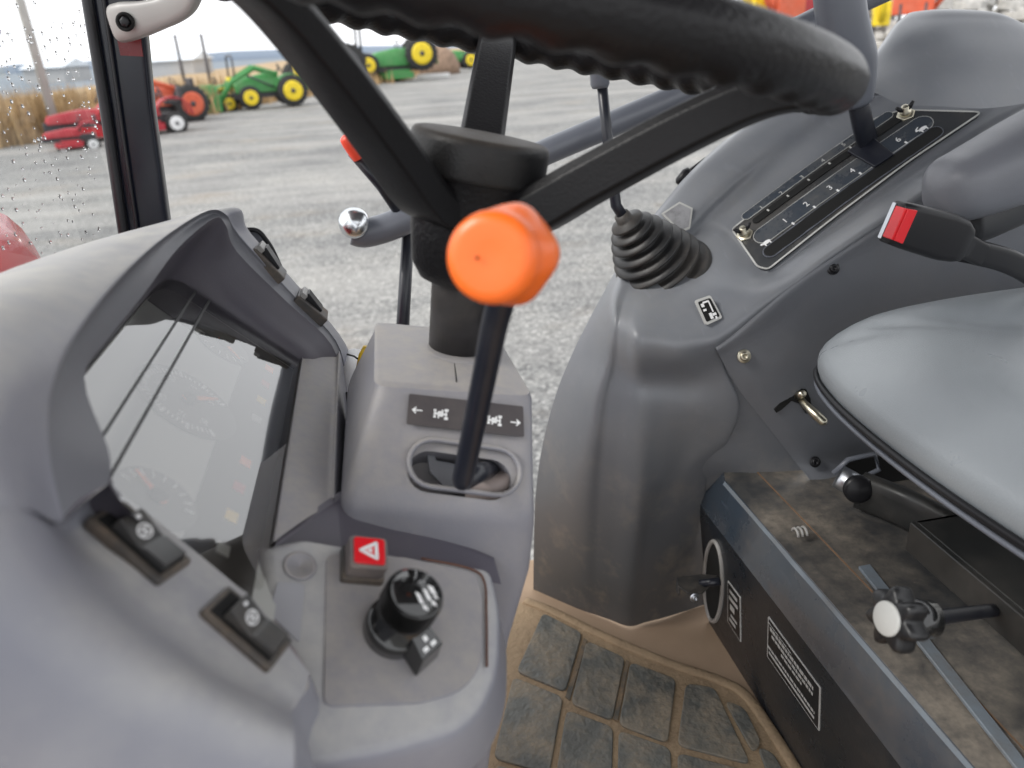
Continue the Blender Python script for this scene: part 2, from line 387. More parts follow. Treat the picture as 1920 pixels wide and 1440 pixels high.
for v0 in (.13, .86):
    c2 = onDP(.5, v0, H0+.0010)
    for i in range(9):
        t = -PI*.45+PI*.9*i/8+(PI if v0 > .5 else 0); d = ey*math.cos(t)+ex*math.sin(t); s = DP.n.cross(d)*.0005
        prism([c2+d*.015-s, c2+d*.020-s, c2+d*.020+s, c2+d*.015+s], DP.n, .0003, m)
m.build('scale_marks', MT['white'], clu)
for i, k in enumerate('0 5 10 15 20 25 30'.split()):
    t = -PI*.75+PI*1.5*i/6; d = ex*math.cos(t)+ey*math.sin(t)
    text('scale_number', k, c+d*.0195, -ey, ex, DP.n, .0062, MT['white'], clu, .0002)
for nm_, cc_, rr_ in (('dial', onDP(.55, .5, H0), .034), ('dial', onDP(.5, .13, H0), .022), ('dial', onDP(.5, .86, H0), .022)):
    prism(disc(cc_+DP.n*.0004, rr_, 48), DP.n, .0006).build('dial', MT['dialface'], clu)
def needle(c, t, L, w=.0016):
    d = ex*math.cos(t)+ey*math.sin(t); s = DP.n.cross(d)*w; c = c+DP.n*.0025; m = M()
    prism([c-d*.005-s*1.3, c+d*L-s*.5, c+d*L+s*.5, c-d*.005+s*1.3], DP.n, .0008, m)
    o = m.build('needle', MT['needle'], clu)
    lathe([(.0045, -.003), (.0045, .001), (.003, .0018)], c, DP.n, 20).build('needle_cap', MT['tray'], clu)
needle(c, -PI*.72, .025)
needle(onDP(.5, .13, H0), PI*.8, .018); needle(onDP(.5, .86, H0), -PI*.2, .018)
m = M()
for k, (u, v) in enumerate(((.17, .1), (.17, .2), (.17, .3), (.17, .4), (.17, .6), (.17, .7), (.17, .8), (.17, .9))):
    o = onDP(u, v, H0+.001); m2 = M(); prism([o+ex*a*.0035+ey*b*.0045 for a, b in ((-1, -1), (1, -1), (1, 1), (-1, 1))], DP.n, .0006, m2)
    m2.build('warning_lamp', [MT['needle'], MT['redpaint'], MT['yellow'], MT['face']][k % 4], clu)
sheet([p-DP.n*.0015 for p in fillet(cl_out, .006)], MT['lens'], 'lens', clu, DP.n)
# --- rocker switches
def rocker(P, px4, parent, icon=True, lab=None, flip=1):
    # px4: front-near, front-far, rear-far, rear-near corners of the frame
    c = [P.hit(*q) for q in px4]
    ctr = sum(c, V((0, 0, 0)))/4; ln = ((c[3]-c[0])+(c[2]-c[1])).normalized(); wd = P.n.cross(ln); 
    if wd.dot(c[1]-c[0]) < 0: wd = -wd
    hl = ((c[3]-c[0]).length+(c[2]-c[1]).length)/4; hw = abs((c[1]-c[0]).dot(wd))/2*.5+abs((c[2]-c[3]).dot(wd))/2*.5
    R = lambda a, b, h=0: ctr+ln*a+wd*b+P.n*h
    root = prism(fillet([R(-hl, -hw, .0025), R(hl, -hw, .0025), R(hl, hw, .0025), R(-hl, hw, .0025)], .002), P.n, .005).build('rocker_switch', MT['switch'], parent, bevel=.0012, label=lab)
    il, iw = hl*.86, hw*.74
    prism([R(-il, -iw, .0029), R(il, -iw, .0029), R(il, iw, .0029), R(-il, iw, .0029)], P.n, .001).build('switch_well', MT['void'], root)
    # rocker body: rear half pressed, front half raised
    prof = [(-.66, .0029), (-.62, .0082), (-.50, .0082), (.22, .0050), (.34, .0060), (.96, .0064), (.97, .0029)]
    a = [R(il*x, -iw*.86, h) for x, h in prof]; b = [R(il*x, iw*.86, h) for x, h in prof]; k = len(a)
    m = M(); m.add(a+b, [list(range(k)), list(range(2*k-1, k-1, -1))]+[[i, (i+1) % k, (i+1) % k+k, i+k][::-1] for i in range(k)])
    m.build('rocker', MT['switchface'], root, bevel=.0006, seg=2)
    if icon:
        mm = M()
        def hgt(x): return .0082+(x+.50)/.72*(-.0032)+.0003
        def bar(x0, x1, y0, y1):
            prism([R(il*x0, iw*y0, hgt(x0)), R(il*x1, iw*y0, hgt(x1)), R(il*x1, iw*y1, hgt(x1)), R(il*x0, iw*y1, hgt(x0))], P.n, .0003, mm)
        bar(-.50, -.40, .05, .35)
        cx, cy = -.08, .0
        for i in range(14):
            t = 2*PI*i/14; t2 = 2*PI*(i+1)/14
            pts = [(cx+.20*math.cos(q)*s, cy+.52*math.sin(q)*s) for q, s in ((t, 1), (t2, 1), (t2, .8), (t, .8))]
            prism([R(il*x, iw*y, hgt(x)) for x, y in pts], P.n, .0003, mm)
        bar(-.17, -.12, -.3, .3); bar(-.12, .02, -.05, .08); bar(-.04, .01, -.32, .32)
        mm.build('switch_symbol', MT['white'], root)
    return root
rocker(DP, [(162, 985), (222, 937), (345, 1048), (308, 1110)], dash, lab='dusty rocker switch with lamp symbol, nearer the hood')
rocker(DP, [(370, 1152), (424, 1103), (535, 1198), (512, 1272)], dash, lab='dusty rocker switch with lamp symbol, nearer the driver')
FS = Plane(Y(455, 450, .655), Y(625, 620, .660), Y(480, 445, .69))
for q in ([(462, 478), (470, 462), (522, 520), (520, 536)], [(552, 562), (560, 546), (610, 592), (608, 608)]):
    P0 = Plane(Y(q[0][0], q[0][1], .652), Y(q[3][0], q[3][1], .652), Y(q[0][0]+8, q[0][1]-10, .672))
    a, b = Y(*q[0], .645), Y(*q[3], .645); w = V((0, .026, 0)); n = (b-a).cross(w).normalized(); n = n if n.z > 0 else -n
    a += n*(.009 if q[0][0] < 500 else .005); b += n*(.009 if q[0][0] < 500 else .005)
    o = prism([a, b, b+w, a+w], n, .02).build('rocker_switch', MT['switch'], dash, bevel=.0015, label='rocker switch on the far side of the hood')
    d = (b-a); a2 = a+d*.18+w*.2+n*.006; b2 = a+d*.75+w*.2+n*.002
    prism([a2, b2, b2+w*.6, a2+w*.6], n, .006).build('rocker', MT['black'], o, bevel=.0008)
    a3 = a+d*.05+w*.1+n*.004; prism([a3, a3+d*.16, a3+d*.16+w*.8, a3+w*.8], n, .006).build('frame_end', MT['handle'], o, bevel=.0008)
# clear cover beyond the far switches
cc = [Y(448, 432, .69), Y(484, 430, .69), Y(508, 462, .69), Y(534, 520, .69), Y(500, 525, .69), Y(450, 480, .69)]
loop = fillet(cc, .006)
tube(loop, .0022, 8, closed=True).build('rear_cover_seal', MT['black'], dash)
prism([p+V((0, .002, 0)) for p in loop], V((0, -1, 0)), .004).build('rear_cover', MT['greyarm'], dash)
# --- console panel with hazard button and light switch
QP = Plane(Y(500, 1018, .349), Y(925, 1060, .362), Y(560, 1420, .2518))
qo = fillet([QP.hit(484, 1020), QP.hit(565, 1004), QP.hit(735, 1032), QP.hit(925, 1062), QP.hit(946, 1140), QP.hit(946, 1268), QP.hit(890, 1375), QP.hit(700, 1428), QP.hit(520, 1445), QP.hit(545, 1310), QP.hit(490, 1140)], [0, .004, .008, .006, .01, .02, .03, .01, 0, 0, 0])
cq = sum(qo, V((0, 0, 0)))/len(qo)
def ins(poly, c, d, h):
    out = []
    for p in poly:
        v = c-p; v -= QP.n*v.dot(QP.n); out.append(p+v.normalized()*min(d, v.length*.9)+QP.n*h)
    return out
dn = V((0, 0, -1))
loft([ins(qo, cq, .010, 0), ins(qo, cq, .005, -.0007), ins(qo, cq, .0018, -.003), ins(qo, cq, 0, -.0075), [p+dn*.03+V((0, .003, 0)) for p in ins(qo, cq, 0, 0)], [p+dn*.07+V((-.012, .02, 0)) for p in ins(qo, cq, .004, 0)], [p+dn*.30+V((-.03, .05, 0)) for p in ins(qo, cq, .01, 0)]]).build('console_panel', MT['dash'], dash)
# back wall between console and bezel
c0, c1, c2 = V((xa+.001, .344, za-.0015)), V((xb+.002, .402, zb-.001)), Y(927, 1049, .3775)
k0, k1, k2 = QP.hit(490, 1050, -.012), QP.hit(645, 1050, -.012), QP.hit(940, 1095, -.012)
bk_ = V((0, .010, 0))
m = M(); m.add([c0+bk_, c1+bk_, c2+bk_*.2, c0, c1, c2, k0+V((0, .002, 0)), k1, k2], [[0, 3, 4, 1], [1, 4, 5, 2], [3, 6, 7, 4], [4, 7, 8, 5]])
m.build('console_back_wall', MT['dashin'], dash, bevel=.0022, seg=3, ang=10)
MT['recess'] = mat('label_recess_grey', (.34, .34, .36), .5)
pad = [QP.hit(612, 1036, .0012), QP.hit(760, 1044, .0012), QP.hit(893, 1072, .0012), QP.hit(906, 1120, .0012), QP.hit(905, 1245, .0012), QP.hit(870, 1295, .0012), QP.hit(790, 1318, .0012), QP.hit(606, 1325, .0012)]
prism(fillet(pad, [.006, .002, .006, .004, .012, .012, .004, .006]), QP.n, .0026).build('switch_pad', MT['cover'], dash, bevel=.0009)
gr = crl([QP.hit(790, 1047, .0014), QP.hit(880, 1066, .0014), QP.hit(908, 1090, .0014), QP.hit(912, 1150, .0014), QP.hit(913, 1250, .0014)], 6)
MT['groove'] = mat('groove_dirt', (.10, .045, .03), .8)
tube(gr, .0008, 6).build('groove', MT['groove'], dash)
lathe([(.0085, 0), (.0085, .0010), (.008, .0013), (.0066, .0013), (.0064, .0008), (.0012, .0008), (.0010, .0001), (0, .0001)], QP.hit(562, 1062), QP.n, 30).build('blank_plug', MT['cover'], dash)
prism(fillet([QP.hit(520, 1090, .0006), QP.hit(572, 1095, .0006), QP.hit(562, 1205, .0006), QP.hit(505, 1150, .0006)], .002), QP.n, .001).build('label_recess', MT['recess'], dash)
# hazard button
u = QP.u; w = QP.n.cross(u); w = -w if w.dot(QP.hit(700, 1000)-QP.hit(700, 1100)) < 0 else w
def qbox(c, hu, hw, h0, h1, mt, name, par, bev, rad=.002):
    return prism(fillet([c+u*a*hu+w*b*hw+QP.n*h1 for a, b in ((-1, -1), (1, -1), (1, 1), (-1, 1))], rad), QP.n, h1-h0).build(name, mt, par, bevel=bev)
hc = QP.hit(676, 1066)
hb = qbox(hc, .0115, .0105, 0, .006, MT['switch'], 'hazard_button', dash, .001)
hb['label'] = 'red hazard warning button with white triangle'
MT['dustgrey'] = mat('dusty_button_side', (.17, .145, .14), .6, dust=.6, dcol=(.3, .24, .19), dscale=40)
qbox(hc, .0103, .0098, .006, .0165, MT['dustgrey'], 'button_body', hb, .0014, .003)
qbox(hc, .0083, .0080, .0165, .0178, MT['red'], 'button_face', hb, .0008, .002)
tc = hc+QP.n*.0181; m = M()
tri = [tc+u*-.0048-w*.0004, tc+u*.0034+w*.0046, tc+u*.0036-w*.0046]
strip(tri, QP.n, .0019, .0003, m); prism([tc+(p-tc)*.35 for p in tri], QP.n, .0003, m)
m.build('warning_triangle', MT['white'], hb)
# rotary light switch
kb = QP.hit(735, 1184)
MT['knob'] = mat('knob_black', (.010, .010, .010), .16, coat=.6, var=.2)
ks = lathe([(.0158, 0), (.0158, .009), (.0150, .0102), (.0138, .0104), (.0138, .022), (.013, .0228)], kb, QP.n, 40).build('light_switch', MT['knob'], dash, label='black rotary light and indicator switch with knurled knob')
m = M(); seg = 112; prof = [(.0136, .0225), (.0148, .024), (.0148, .036), (.0142, .0378), (.0128, .0384), (0, .0384)]
ax = QP.n; a_ = u; b_ = ax.cross(a_); vs = []
for i, (r, h) in enumerate(prof):
    for j in range(seg):
        t = 2*PI*j/seg; rr = r*(1-(.11 if j % 2 and 0 < i < 4 else 0)); vs.append(kb+ax*h+(a_*math.cos(t)+b_*math.sin(t))*max(rr, 1e-5))
m.add(vs, [[i*seg+j, i*seg+(j+1) % seg, (i+1)*seg+(j+1) % seg, (i+1)*seg+j] for i in range(len(prof)-1) for j in range(seg)])
m.build('knob', MT['knob'], ks)
lathe([(.0125, .0384), (.0124, .0388), (0, .0388)], kb, QP.n, 40).build('knob_top', MT['knob'], ks)
m = M(); kc = kb+QP.n*.0391
for (x, y, lx, ly) in ((.0015, -.003, .0011, .0030), (.0055, -.001, .0011, .0030), (.0082, .002, .0015, .0022), (.004, -.0078, .0012, .0012), (.0085, -.0052, .0012, .0012), (.0098, -.0016, .0009, .0009)):
    o = kc+u*x+w*y; prism([o+(u*.93+w*-.35)*a*lx+(w*.93+u*-.35)*b*ly for a, b in ((-1, -1), (1, -1), (1, 1), (-1, 1))], QP.n, .0003, m)
m.build('knob_marks', MT['white'], ks)
pd = (QP.hit(782, 1236)-QP.hit(735, 1184)).normalized(); ps = QP.n.cross(pd)
P3 = lambda a, b, h: kb+pd*a+ps*b+QP.n*h
m = M(); m.add([P3(.004, -.0048, .0218), P3(.0235, -.0075, .0155), P3(.0235, .0075, .0155), P3(.004, .0048, .0218), P3(.004, -.0052, .003), P3(.0255, -.0085, .002), P3(.0255, .0085, .002), P3(.004, .0052, .003)],
      [[0, 1, 2, 3], [7, 6, 5, 4], [0, 4, 5, 1], [1, 5, 6, 2], [2, 6, 7, 3], [3, 7, 4, 0]])
m.build('pointer', MT['knob'], ks, bevel=.0008)
m = M()
for (a, b, la, lb) in ((.0165, 0, .0013, .0012), (.0205, -.003, .0010, .0016), (.0205, .0025, .0010, .0016)):
    hh = .0218-(a-.004)/.0195*.0063+.0004
    prism([P3(a+s*la, b+t*lb, hh-s*la*.32) for s, t in ((-1, -1), (1, -1), (1, 1), (-1, 1))], QP.n, .0003, m)
m.build('pointer_marks', MT['white'], ks)
# =================================================================== COLUMN COVER
cov = thing('steering_column_cover', 'grey plastic column cover with direction decal and oval lever slot, dusty on top', 'column cover', (.03, .48, .9))
TP = Plane(Y(700, 727, .44), Y(1000, 745, .44), Y(705, 612, .56))
def sec(nl, nr, yf, dx=0, dz=0, r=.012):
    fr = V((nr.x+dx, yf, nr.z+dz)); fl = V((nl.x+.004, yf, nl.z+dz))
    return fillet([nl, nr, fr, fl], r, 5)
TL, TR = Y(700, 727, .44), Y(1002, 745, .44)
t0 = sec(TL+V((.003, .006, .0012)), TR+V((-.004, .006, .0012)), .560, -.004, -.0, .010)
t1 = sec(TL+V((.0005, .0015, .0002)), TR+V((-.001, .0015, .0002)), .565, -.003, -.0, .011)
t2 = sec(TL+V((0, -.0012, -.0035)), TR+V((0, -.0012, -.0035)), .567, -.002, -.0, .012)
f1 = sec(Y(640, 940, .392), Y(1008, 966, .385), .575, 0, 0, .012)
f0 = sec(Y(650, 905, .3985), Y(1006, 930, .3925), .575, 0, 0, .012)
f2 = sec(Y(637, 962, .3905), Y(1008, 990, .384), .575, 0, 0, .012)
g1 = sec(Y(640, 1060, .386), Y(998, 1080, .379), .575, 0, 0, .012)
g2 = sec(Y(660, 1220, .378), Y(958, 1215, .372), .575, 0, 0, .012)
g3 = sec(Y(690, 1440, .37), Y(922, 1440, .362), .575, 0, 0, .012)
g4 = sec(Y(700, 1640, .36), Y(895, 1640, .355), .575, 0, 0, .012)
def mixs(a, b, t): return [p*(1-t)+q*t for p, q in zip(a, b)]
body = loft([g4, g3, g2, g1, f2, f1, f0, mixs(f0, t2, .5), t2, t1, t0]).build('cover_body', MT['cover'], cov)
FP = Plane(Y(655, 880, .4035), Y(1005, 905, .3980), Y(700, 745, .4345))
cp = capsule(FP, (812, 868), (932, 884), .0130, .02)
cut(body, prism(cp, FP.n, .05))
for p in body.data.polygons: p.use_smooth = True
try:
    body.data.set_sharp_from_angle(angle=math.radians(35))
except Exception: pass
rim = capsule(FP, (812, 868), (932, 884), .0146, .0008)
tube(rim, .0017, 10, closed=True, upv=None).build('slot_rim', MT['cover'], cov)
prism([p-FP.n*.045 for p in capsule(FP, (800, 868), (945, 884), .03, .0)], FP.n, .002).build('slot_interior', MT['void'], cov)
m = M()                                                   # bracket seen inside the slot
a, b = FP.hit(800, 905, -.014), FP.hit(800, 825, -.018)
arc = [FP.hit(x, y, -.013) for x, y in ((795, 815), (798, 860), (815, 895), (850, 912), (905, 915), (960, 905))]
prism([FP.hit(796, 820, -.012), FP.hit(812, 820, -.012), FP.hit(818, 862, -.012), FP.hit(850, 868, -.012), FP.hit(872, 880, -.012), FP.hit(870, 925, -.012), FP.hit(835, 915, -.012), FP.hit(805, 885, -.012)], FP.n, .003, m)
m.build('slot_bracket', MT['inner'], cov, bevel=.001)
MT['dustboot'] = mat('dusty_lever_boot', (.24, .20, .19), .6, dust=.5, dcol=(.28, .22, .18), dscale=30)
g = [[FP.hit(x, y, h) for x, y, h in r] for r in (
    [(885, 850, -.02), (915, 880, -.012), (950, 880, -.014), (985, 860, -.02)],
    [(880, 880, -.009), (915, 895, -.004), (950, 892, -.004), (985, 880, -.012)],
    [(875, 910, -.008), (915, 915, -.003), (950, 912, -.004), (985, 905, -.012)],
    [(870, 945, -.012), (915, 940, -.008), (950, 940, -.009), (985, 935, -.016)])]
patch(g, 5, M()).build('lever_shroud', MT['dustboot'], cov)
dpl = [FP.hit(767, 738, .0006), FP.hit(981, 762, .0006), FP.hit(983, 819, .0006), FP.hit(762, 795, .0006)]
dec = prism(fillet(dpl, .0012), FP.n, .0006).build('direction_decal', MT['decal'], cov)
du = (FP.hit(981, 790)-FP.hit(765, 766)).normalized(); dv = FP.n.cross(du)
if dv.dot(FP.hit(870, 740)-FP.hit(870, 800)) < 0: dv = -dv
def decal_icon(c, m):
    S = .00052
    def b(x0, x1, y0, y1): prism([c+du*x*S+dv*y*S for x, y in ((x0, y0), (x1, y0), (x1, y1), (x0, y1))], FP.n, .0003, m)
    b(-3.2, 3.2, -3.2, 3.2); b(-8, 8, -1.2, 1.2); b(-8.5, -5.2, 3, 5.2); b(-8.5, -5.2, -5.2, -3); b(-7.6, -6, -5, 5); b(4.6, 9.2, 3.6, 6.6); b(4.6, 9.2, -6.6, -3.6); b(6, 7.6, -5, 5); b(-3.2, -1.4, -5.5, -3); b(1.4, 3.2, 3, 5.5)
def arrow(c, s, m):
    S = .0006
    for pl in ([(-6, 0), (-1.5, 4), (-1.5, 2), (-3, .6), (5, .6), (5, -.6), (-3, -.6), (-1.5, -2), (-1.5, -4)],):
        prism([c+du*x*S*s+dv*y*S for x, y in pl], FP.n, .0003, m)
m = M(); decal_icon(FP.hit(826, 776, .0010), m); arrow(FP.hit(783, 769, .0010), 1, m); decal_icon(FP.hit(927, 788, .0010), m); arrow(FP.hit(966, 792, .0010), -1, m)
m.build('decal_symbols', MT['white'], dec)
lathe([(.0285, 0), (.0285, .0015), (.0265, .0028), (.022, .0030)], TP.hit(857, 661, -.0008), TP.n, 40).build('column_collar', MT['cover'], cov)
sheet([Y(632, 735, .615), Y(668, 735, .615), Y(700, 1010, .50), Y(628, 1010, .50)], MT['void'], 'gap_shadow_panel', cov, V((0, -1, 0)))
sm = [TP.hit(853, 690, .0003), TP.hit(856, 722, .0003)]
tube([TP.hit(852, 682, .0014), TP.hit(856, 716, .0014)], .0004, 5).build('seam', MT['void'], cov)
# =================================================================== STEERING WHEEL
WC = V((.0871, .4850, 1.6298)); WT = .2353; WR = .1899
wa = V((math.cos(WT), 0, -math.sin(WT))); wb = V((0, 1, .0075)); wn = V((math.sin(WT), 0, math.cos(WT)))
sw = thing('steering_wheel', 'black three-spoke steering wheel with finger-grip rim and round hub cap', 'steering wheel', tuple(WC-wn*.21))
NS = 700
def rp(t, r=WR, h=0): return WC+(wa*math.cos(t)+wb*math.sin(t))*r+wn*h
vs = []; SG = 44; kb_ = 50
for i in range(NS):
    t = 2*PI*i/NS; out = wa*math.cos(t)+wb*math.sin(t)
    for j in range(SG):
        a = 2*PI*j/SG; low = max(0, -math.sin(a+.35))**2
        r = .0155*(1+low*.10*(math.cos(kb_*t)-0.3))*(1+.035*math.exp(-((a-.30)/.10)**2))
        vs.append(rp(t)+(out*math.cos(a)+wn*math.sin(a))*r)
m = M(); m.add(vs, [[i*SG+j, ((i+1) % NS)*SG+j, ((i+1) % NS)*SG+(j+1) % SG, i*SG+(j+1) % SG] for i in range(NS) for j in range(SG)], True)
m.build('rim', MT['wheel'], sw)
for t, w0, w1 in ((math.radians(80), .0160, .0150), (math.radians(325), .0235, .0190), (math.radians(219), .0215, .0150)):
    d = wa*math.cos(t)+wb*math.sin(t); s = wn.cross(d)
    P = [(.020, -.108), (.040, -.103), (.075, -.074), (.12, -.038), (.155, -.014), (.182, -.004)]
    if t < 2: P = [(.020, -.098), (.04, -.090), (.075, -.066), (.12, -.036), (.155, -.015), (.182, -.004)]
    pts = crl([WC+d*r+wn*h for r, h in P], 6); K = len(pts); vs = []
    for i, p in enumerate(pts):
        tt = (pts[min(i+1, K-1)]-pts[max(i-1, 0)]).normalized(); nn = s.cross(tt); nn = nn if nn.dot(wn) > 0 else -nn
        w = w0+(w1-w0)*i/(K-1); th = (.0150-.005*i/(K-1)) if t > 5 else (.0112-.004*i/(K-1)) if t > 2 else .0095
        for (x, y) in ((-1, -.9), (-.86, -1), (.86, -1), (1, -.9), (1, .55), (.80, 1), (-.80, 1), (-1, .55)): vs.append(p+s*w*x+nn*th*y)
    m = M(); m.add(vs, [[i*8+j, i*8+(j+1) % 8, (i+1)*8+(j+1) % 8, (i+1)*8+j] for i in range(K-1) for j in range(8)]+[list(range(8))[::-1], [(K-1)*8+j for j in range(8)]])
    bmh = m.build('spoke', MT['spoke'], sw, bevel=.0012, seg=2, ang=25)
m = M()
HB = [(.019, -.158), (.0265, -.155), (.0325, -.146), (.0360, -.125), (.0385, -.102), (.0408, -.0890), (.0412, -.0880)]
lathe(HB, WC, wn, 48, m); m.build('hub', MT['wheel'], sw)
lathe([(.0400, -.0892), (.0424, -.0884), (.0432, -.0872), (.0436, -.0855), (.0434, -.0690), (.0428, -.0660), (.0410, -.0640), (.0380, -.0632), (0, -.0625)], WC, wn, 56).build('hub_cap', MT['wheelgloss'], sw)
_a = TP.hit(857, 661, -.004); _b = WC-wn*.125; lathe([(.0212, 0), (.0208, (_b-_a).length)], _a, _b-_a, 40).build('column_sleeve', MT['column'], sw)
# =================================================================== DIRECTION LEVER
lev = thing('shuttle_lever', 'black direction lever with round orange knob, standing in the oval slot of the column cover', 'lever', tuple(Y(870, 905, .385)))
pr = crl([Y(868, 897, .379), Y(880, 840, .374), Y(905, 720, .360), Y(925, 620, .346), Y(938, 570, .338), Y(950, 510, .330), Y(955, 478, .322)], 6)
K = len(pr); rs = [(.0062+.0008*i/(K-1)) for i in range(K)]
m = M(); tube([pr[0]-(pr[1]-pr[0]).normalized()*.0065]+[pr[0]-(pr[1]-pr[0]).normalized()*.004]+pr, [.0035, .0055]+rs, 20, m); m.build('rod', MT['rod'], lev)
tube([Y(872, 900, .381), Y(900, 885, .395), FP.hit(925, 880, -.02)], [.006, .006, .006], 12).build('lever_arm', MT['rod'], lev)
kc0 = Y(925, 483, .287); kax = (V((-.03, -.5, .04)).normalized()); kax = (ray(925, 483)*-1 + V((-.30, 0, .0))).normalized()
ka = kax.orthogonal().normalized(); kb2 = kax.cross(ka); kc1 = kc0-kax*.001; ksec = []
for r, h, lb, sh in ((.0075, -.029, 0, .003), (.0150, -.0275, .03, .003), (.0190, -.0225, .035, .0022), (.0203, -.015, .045, .0020), (.0200, -.0095, .038, .0014), (.0190, -.0055, .02, .0006), (.0181, -.0025, .012, 0), (.0183, .0015, 0, 0), (.0176, .0048, 0, 0), (.0155, .0068, 0, 0), (.0125, .0074, 0, 0), (.006, .0066, 0, 0), (.0005, .0064, 0, 0)):
    ksec.append([kc1+kax*h+RT*sh+UP*sh*.4+(ka*math.cos(t)+kb2*math.sin(t))*r*(1+lb*math.cos(5*t+.8)) for t in [2*PI*i/60 for i in range(60)]])
loft(ksec).build('knob', MT['orange'], lev)
lathe([(.0008, 0), (.0006, .0004)], kc0+kax*.0060+RT*-.0045, kax, 10).build('knob_pip', MT['void'], lev)
# =================================================================== PLUG between dash and cover
wr = thing('wiring_plug', 'white wiring plug with yellow cap in the gap between dashboard and column cover', 'plug', tuple(Y(660, 700, .66)))
tube([Y(652, 745, .64), Y(660, 700, .65), Y(668, 668, .67)], [.012, .012, .010], 12).build('plug_body', MT['white'], wr)
tube([Y(676, 690, .62), Y(683, 668, .62), Y(687, 650, .62)], [.004, .005, .003], 10).build('plug_cap', MT['yellow'], wr)
tube([Y(650, 664, .62), Y(664, 668, .62), Y(678, 678, .62)], .0008, 6).build('wire', MT['black'], wr)
ZB = zr-.5025; ZF = zr-.762; XB = .38
# =================================================================== FENDER CONSOLE
fen = thing('fender_console', 'dark grey moulded side console over the rear wheel, with gear quadrant plate and rubber boot', 'side console', (.45, .88, ZF))
QD = Plane(Y(1440, 500, .787), Y(1832, 218, .787), Y(1372, 432, .857))
rows = [
 [(1000,1108,.915),(1085,1142,.855),(1180,1174,.800),(1245,1158,.805),(1330,1132,.82)],
 [(1001,1020,.905),(1085,1050,.835),(1183,1080,.782),(1240,1050,.785),(1320,1010,.79)],
 [(1004,930,.895),(1085,945,.815),(1195,960,.765),(1245,930,.775),(1325,890,.77)],
 [(1017,835,.89),(1095,840,.80),(1200,850,.762),(1280,850,.765),(1360,830,.752)],
 [(1042,740,.885),(1110,745,.80),(1200,760,.765),(1290,770,.755),(1385,760,.742)],
 [(1072,665,.88),(1130,680,.80),(1200,715,.770),(1290,715,.758),(1358,690,.745)],
 [(1095,618,.88),(1140,625,.80),(1195,665,.757),(1280,672,.744),(1348,655,.740)],
 [(1112,585,.885),(1146,585,.81),(1195,625,.760),(1275,640,.745),(1352,640,.738)],
 [(1130,552,.89),(1152,548,.84),(1210,585,.785),(1300,600,.762),(1385,612,.738)],
 [(1150,515,.905),(1180,490,.88),(1255,520,.825),(1340,540,.780),(1440,565,.738)]]
g = []
for r in rows:
    q = [Y(*p) for p in r]; g.append([q[0], q[1], q[1]*.65+q[2]*.35, q[1]*.4+q[2]*.6, q[2], (q[2]+q[3])/2, q[3], (q[3]+q[4])/2, q[4], q[4]+V((.0, .008, -.022))])
# rows that carry the gear plate: outer edge, outer top, plate outer edge, plate middle, plate inner edge, ridge, seam
for (o0, o1, pa_, pb_, rg_, sm_) in (
 ((1186,455,.925),(1222,428,.91),(1345,448),(1412,508),(1440,520,.775),(1505,515,.738)),
 ((1235,392,.94),(1275,365,.927),(1372,422),(1455,502),(1485,485,.777),(1560,474,.738)),
 ((1285,332,.955),(1335,300,.94),(1428,378),(1530,438),(1575,425,.777),(1640,420,.738)),
 ((1345,275,.97),(1405,240,.955),(1500,318),(1610,378),(1665,362,.777),(1730,362,.738)),
 ((1405,230,.985),(1470,190,.965),(1580,258),(1700,312),(1765,292,.777),(1830,297,.738)),
 ((1465,185,1.0),(1530,155,.975),(1650,208),(1790,246),(1870,228,.777),(1930,235,.738)),
 ((1512,158,1.01),(1585,150,.98),(1692,196),(1850,203),(1950,190,.777),(2040,182,.738))):
    a_ = QD.hit(*pa_, -.0006); b_ = QD.hit(*pb_, -.0006); q = Y(*sm_); p1 = Y(*o1); h1 = (p1-QD.o).dot(QD.n)
    L2 = lambda t, h: QD.hit(o1[0]*(1-t)+pa_[0]*t, o1[1]*(1-t)+pa_[1]*t, h)
    g.append([Y(*o0), p1, L2(.42, max(.006, h1*.80)), L2(.66, .0005), a_, (a_+b_)/2, b_, Y(*rg_), q, q+V((0, .008, -.022))])
m = M(); patch(g, 6, m)
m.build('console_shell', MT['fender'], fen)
# back screen
rows = [
 [(1500,215,.985),(1585,215,.94),(1690,212,.885),(1800,206,.868),(1920,208,.86),(2060,200,.86)],
 [(1548,180,.985),(1628,160,.95),(1715,155,.915),(1810,150,.90),(1925,150,.89),(2050,150,.89)],
 [(1590,148,1.0),(1652,118,.97),(1735,105,.94),(1820,100,.925),(1925,100,.915),(2040,110,.91)],
 [(1640,100,1.02),(1674,72,.99),(1745,62,.965),(1830,62,.95),(1915,65,.94),(2010,80,.935)],
 [(1675,50,1.035),(1694,42,1.01),(1755,36,.985),(1835,36,.97),(1900,42,.96),(1970,62,.955)],
 [(1702,26,1.05),(1718,22,1.03),(1765,18,1.005),(1838,20,.99),(1884,28,.98),(1925,50,.975)],
 [(1703,27,1.09),(1719,25,1.07),(1767,21,1.05),(1838,23,1.04),(1882,31,1.03),(1922,53,1.02)]]
patch([[Y(*p) for p in r] for r in rows], 6, M()).build('back_screen', MT['fender'], fen)
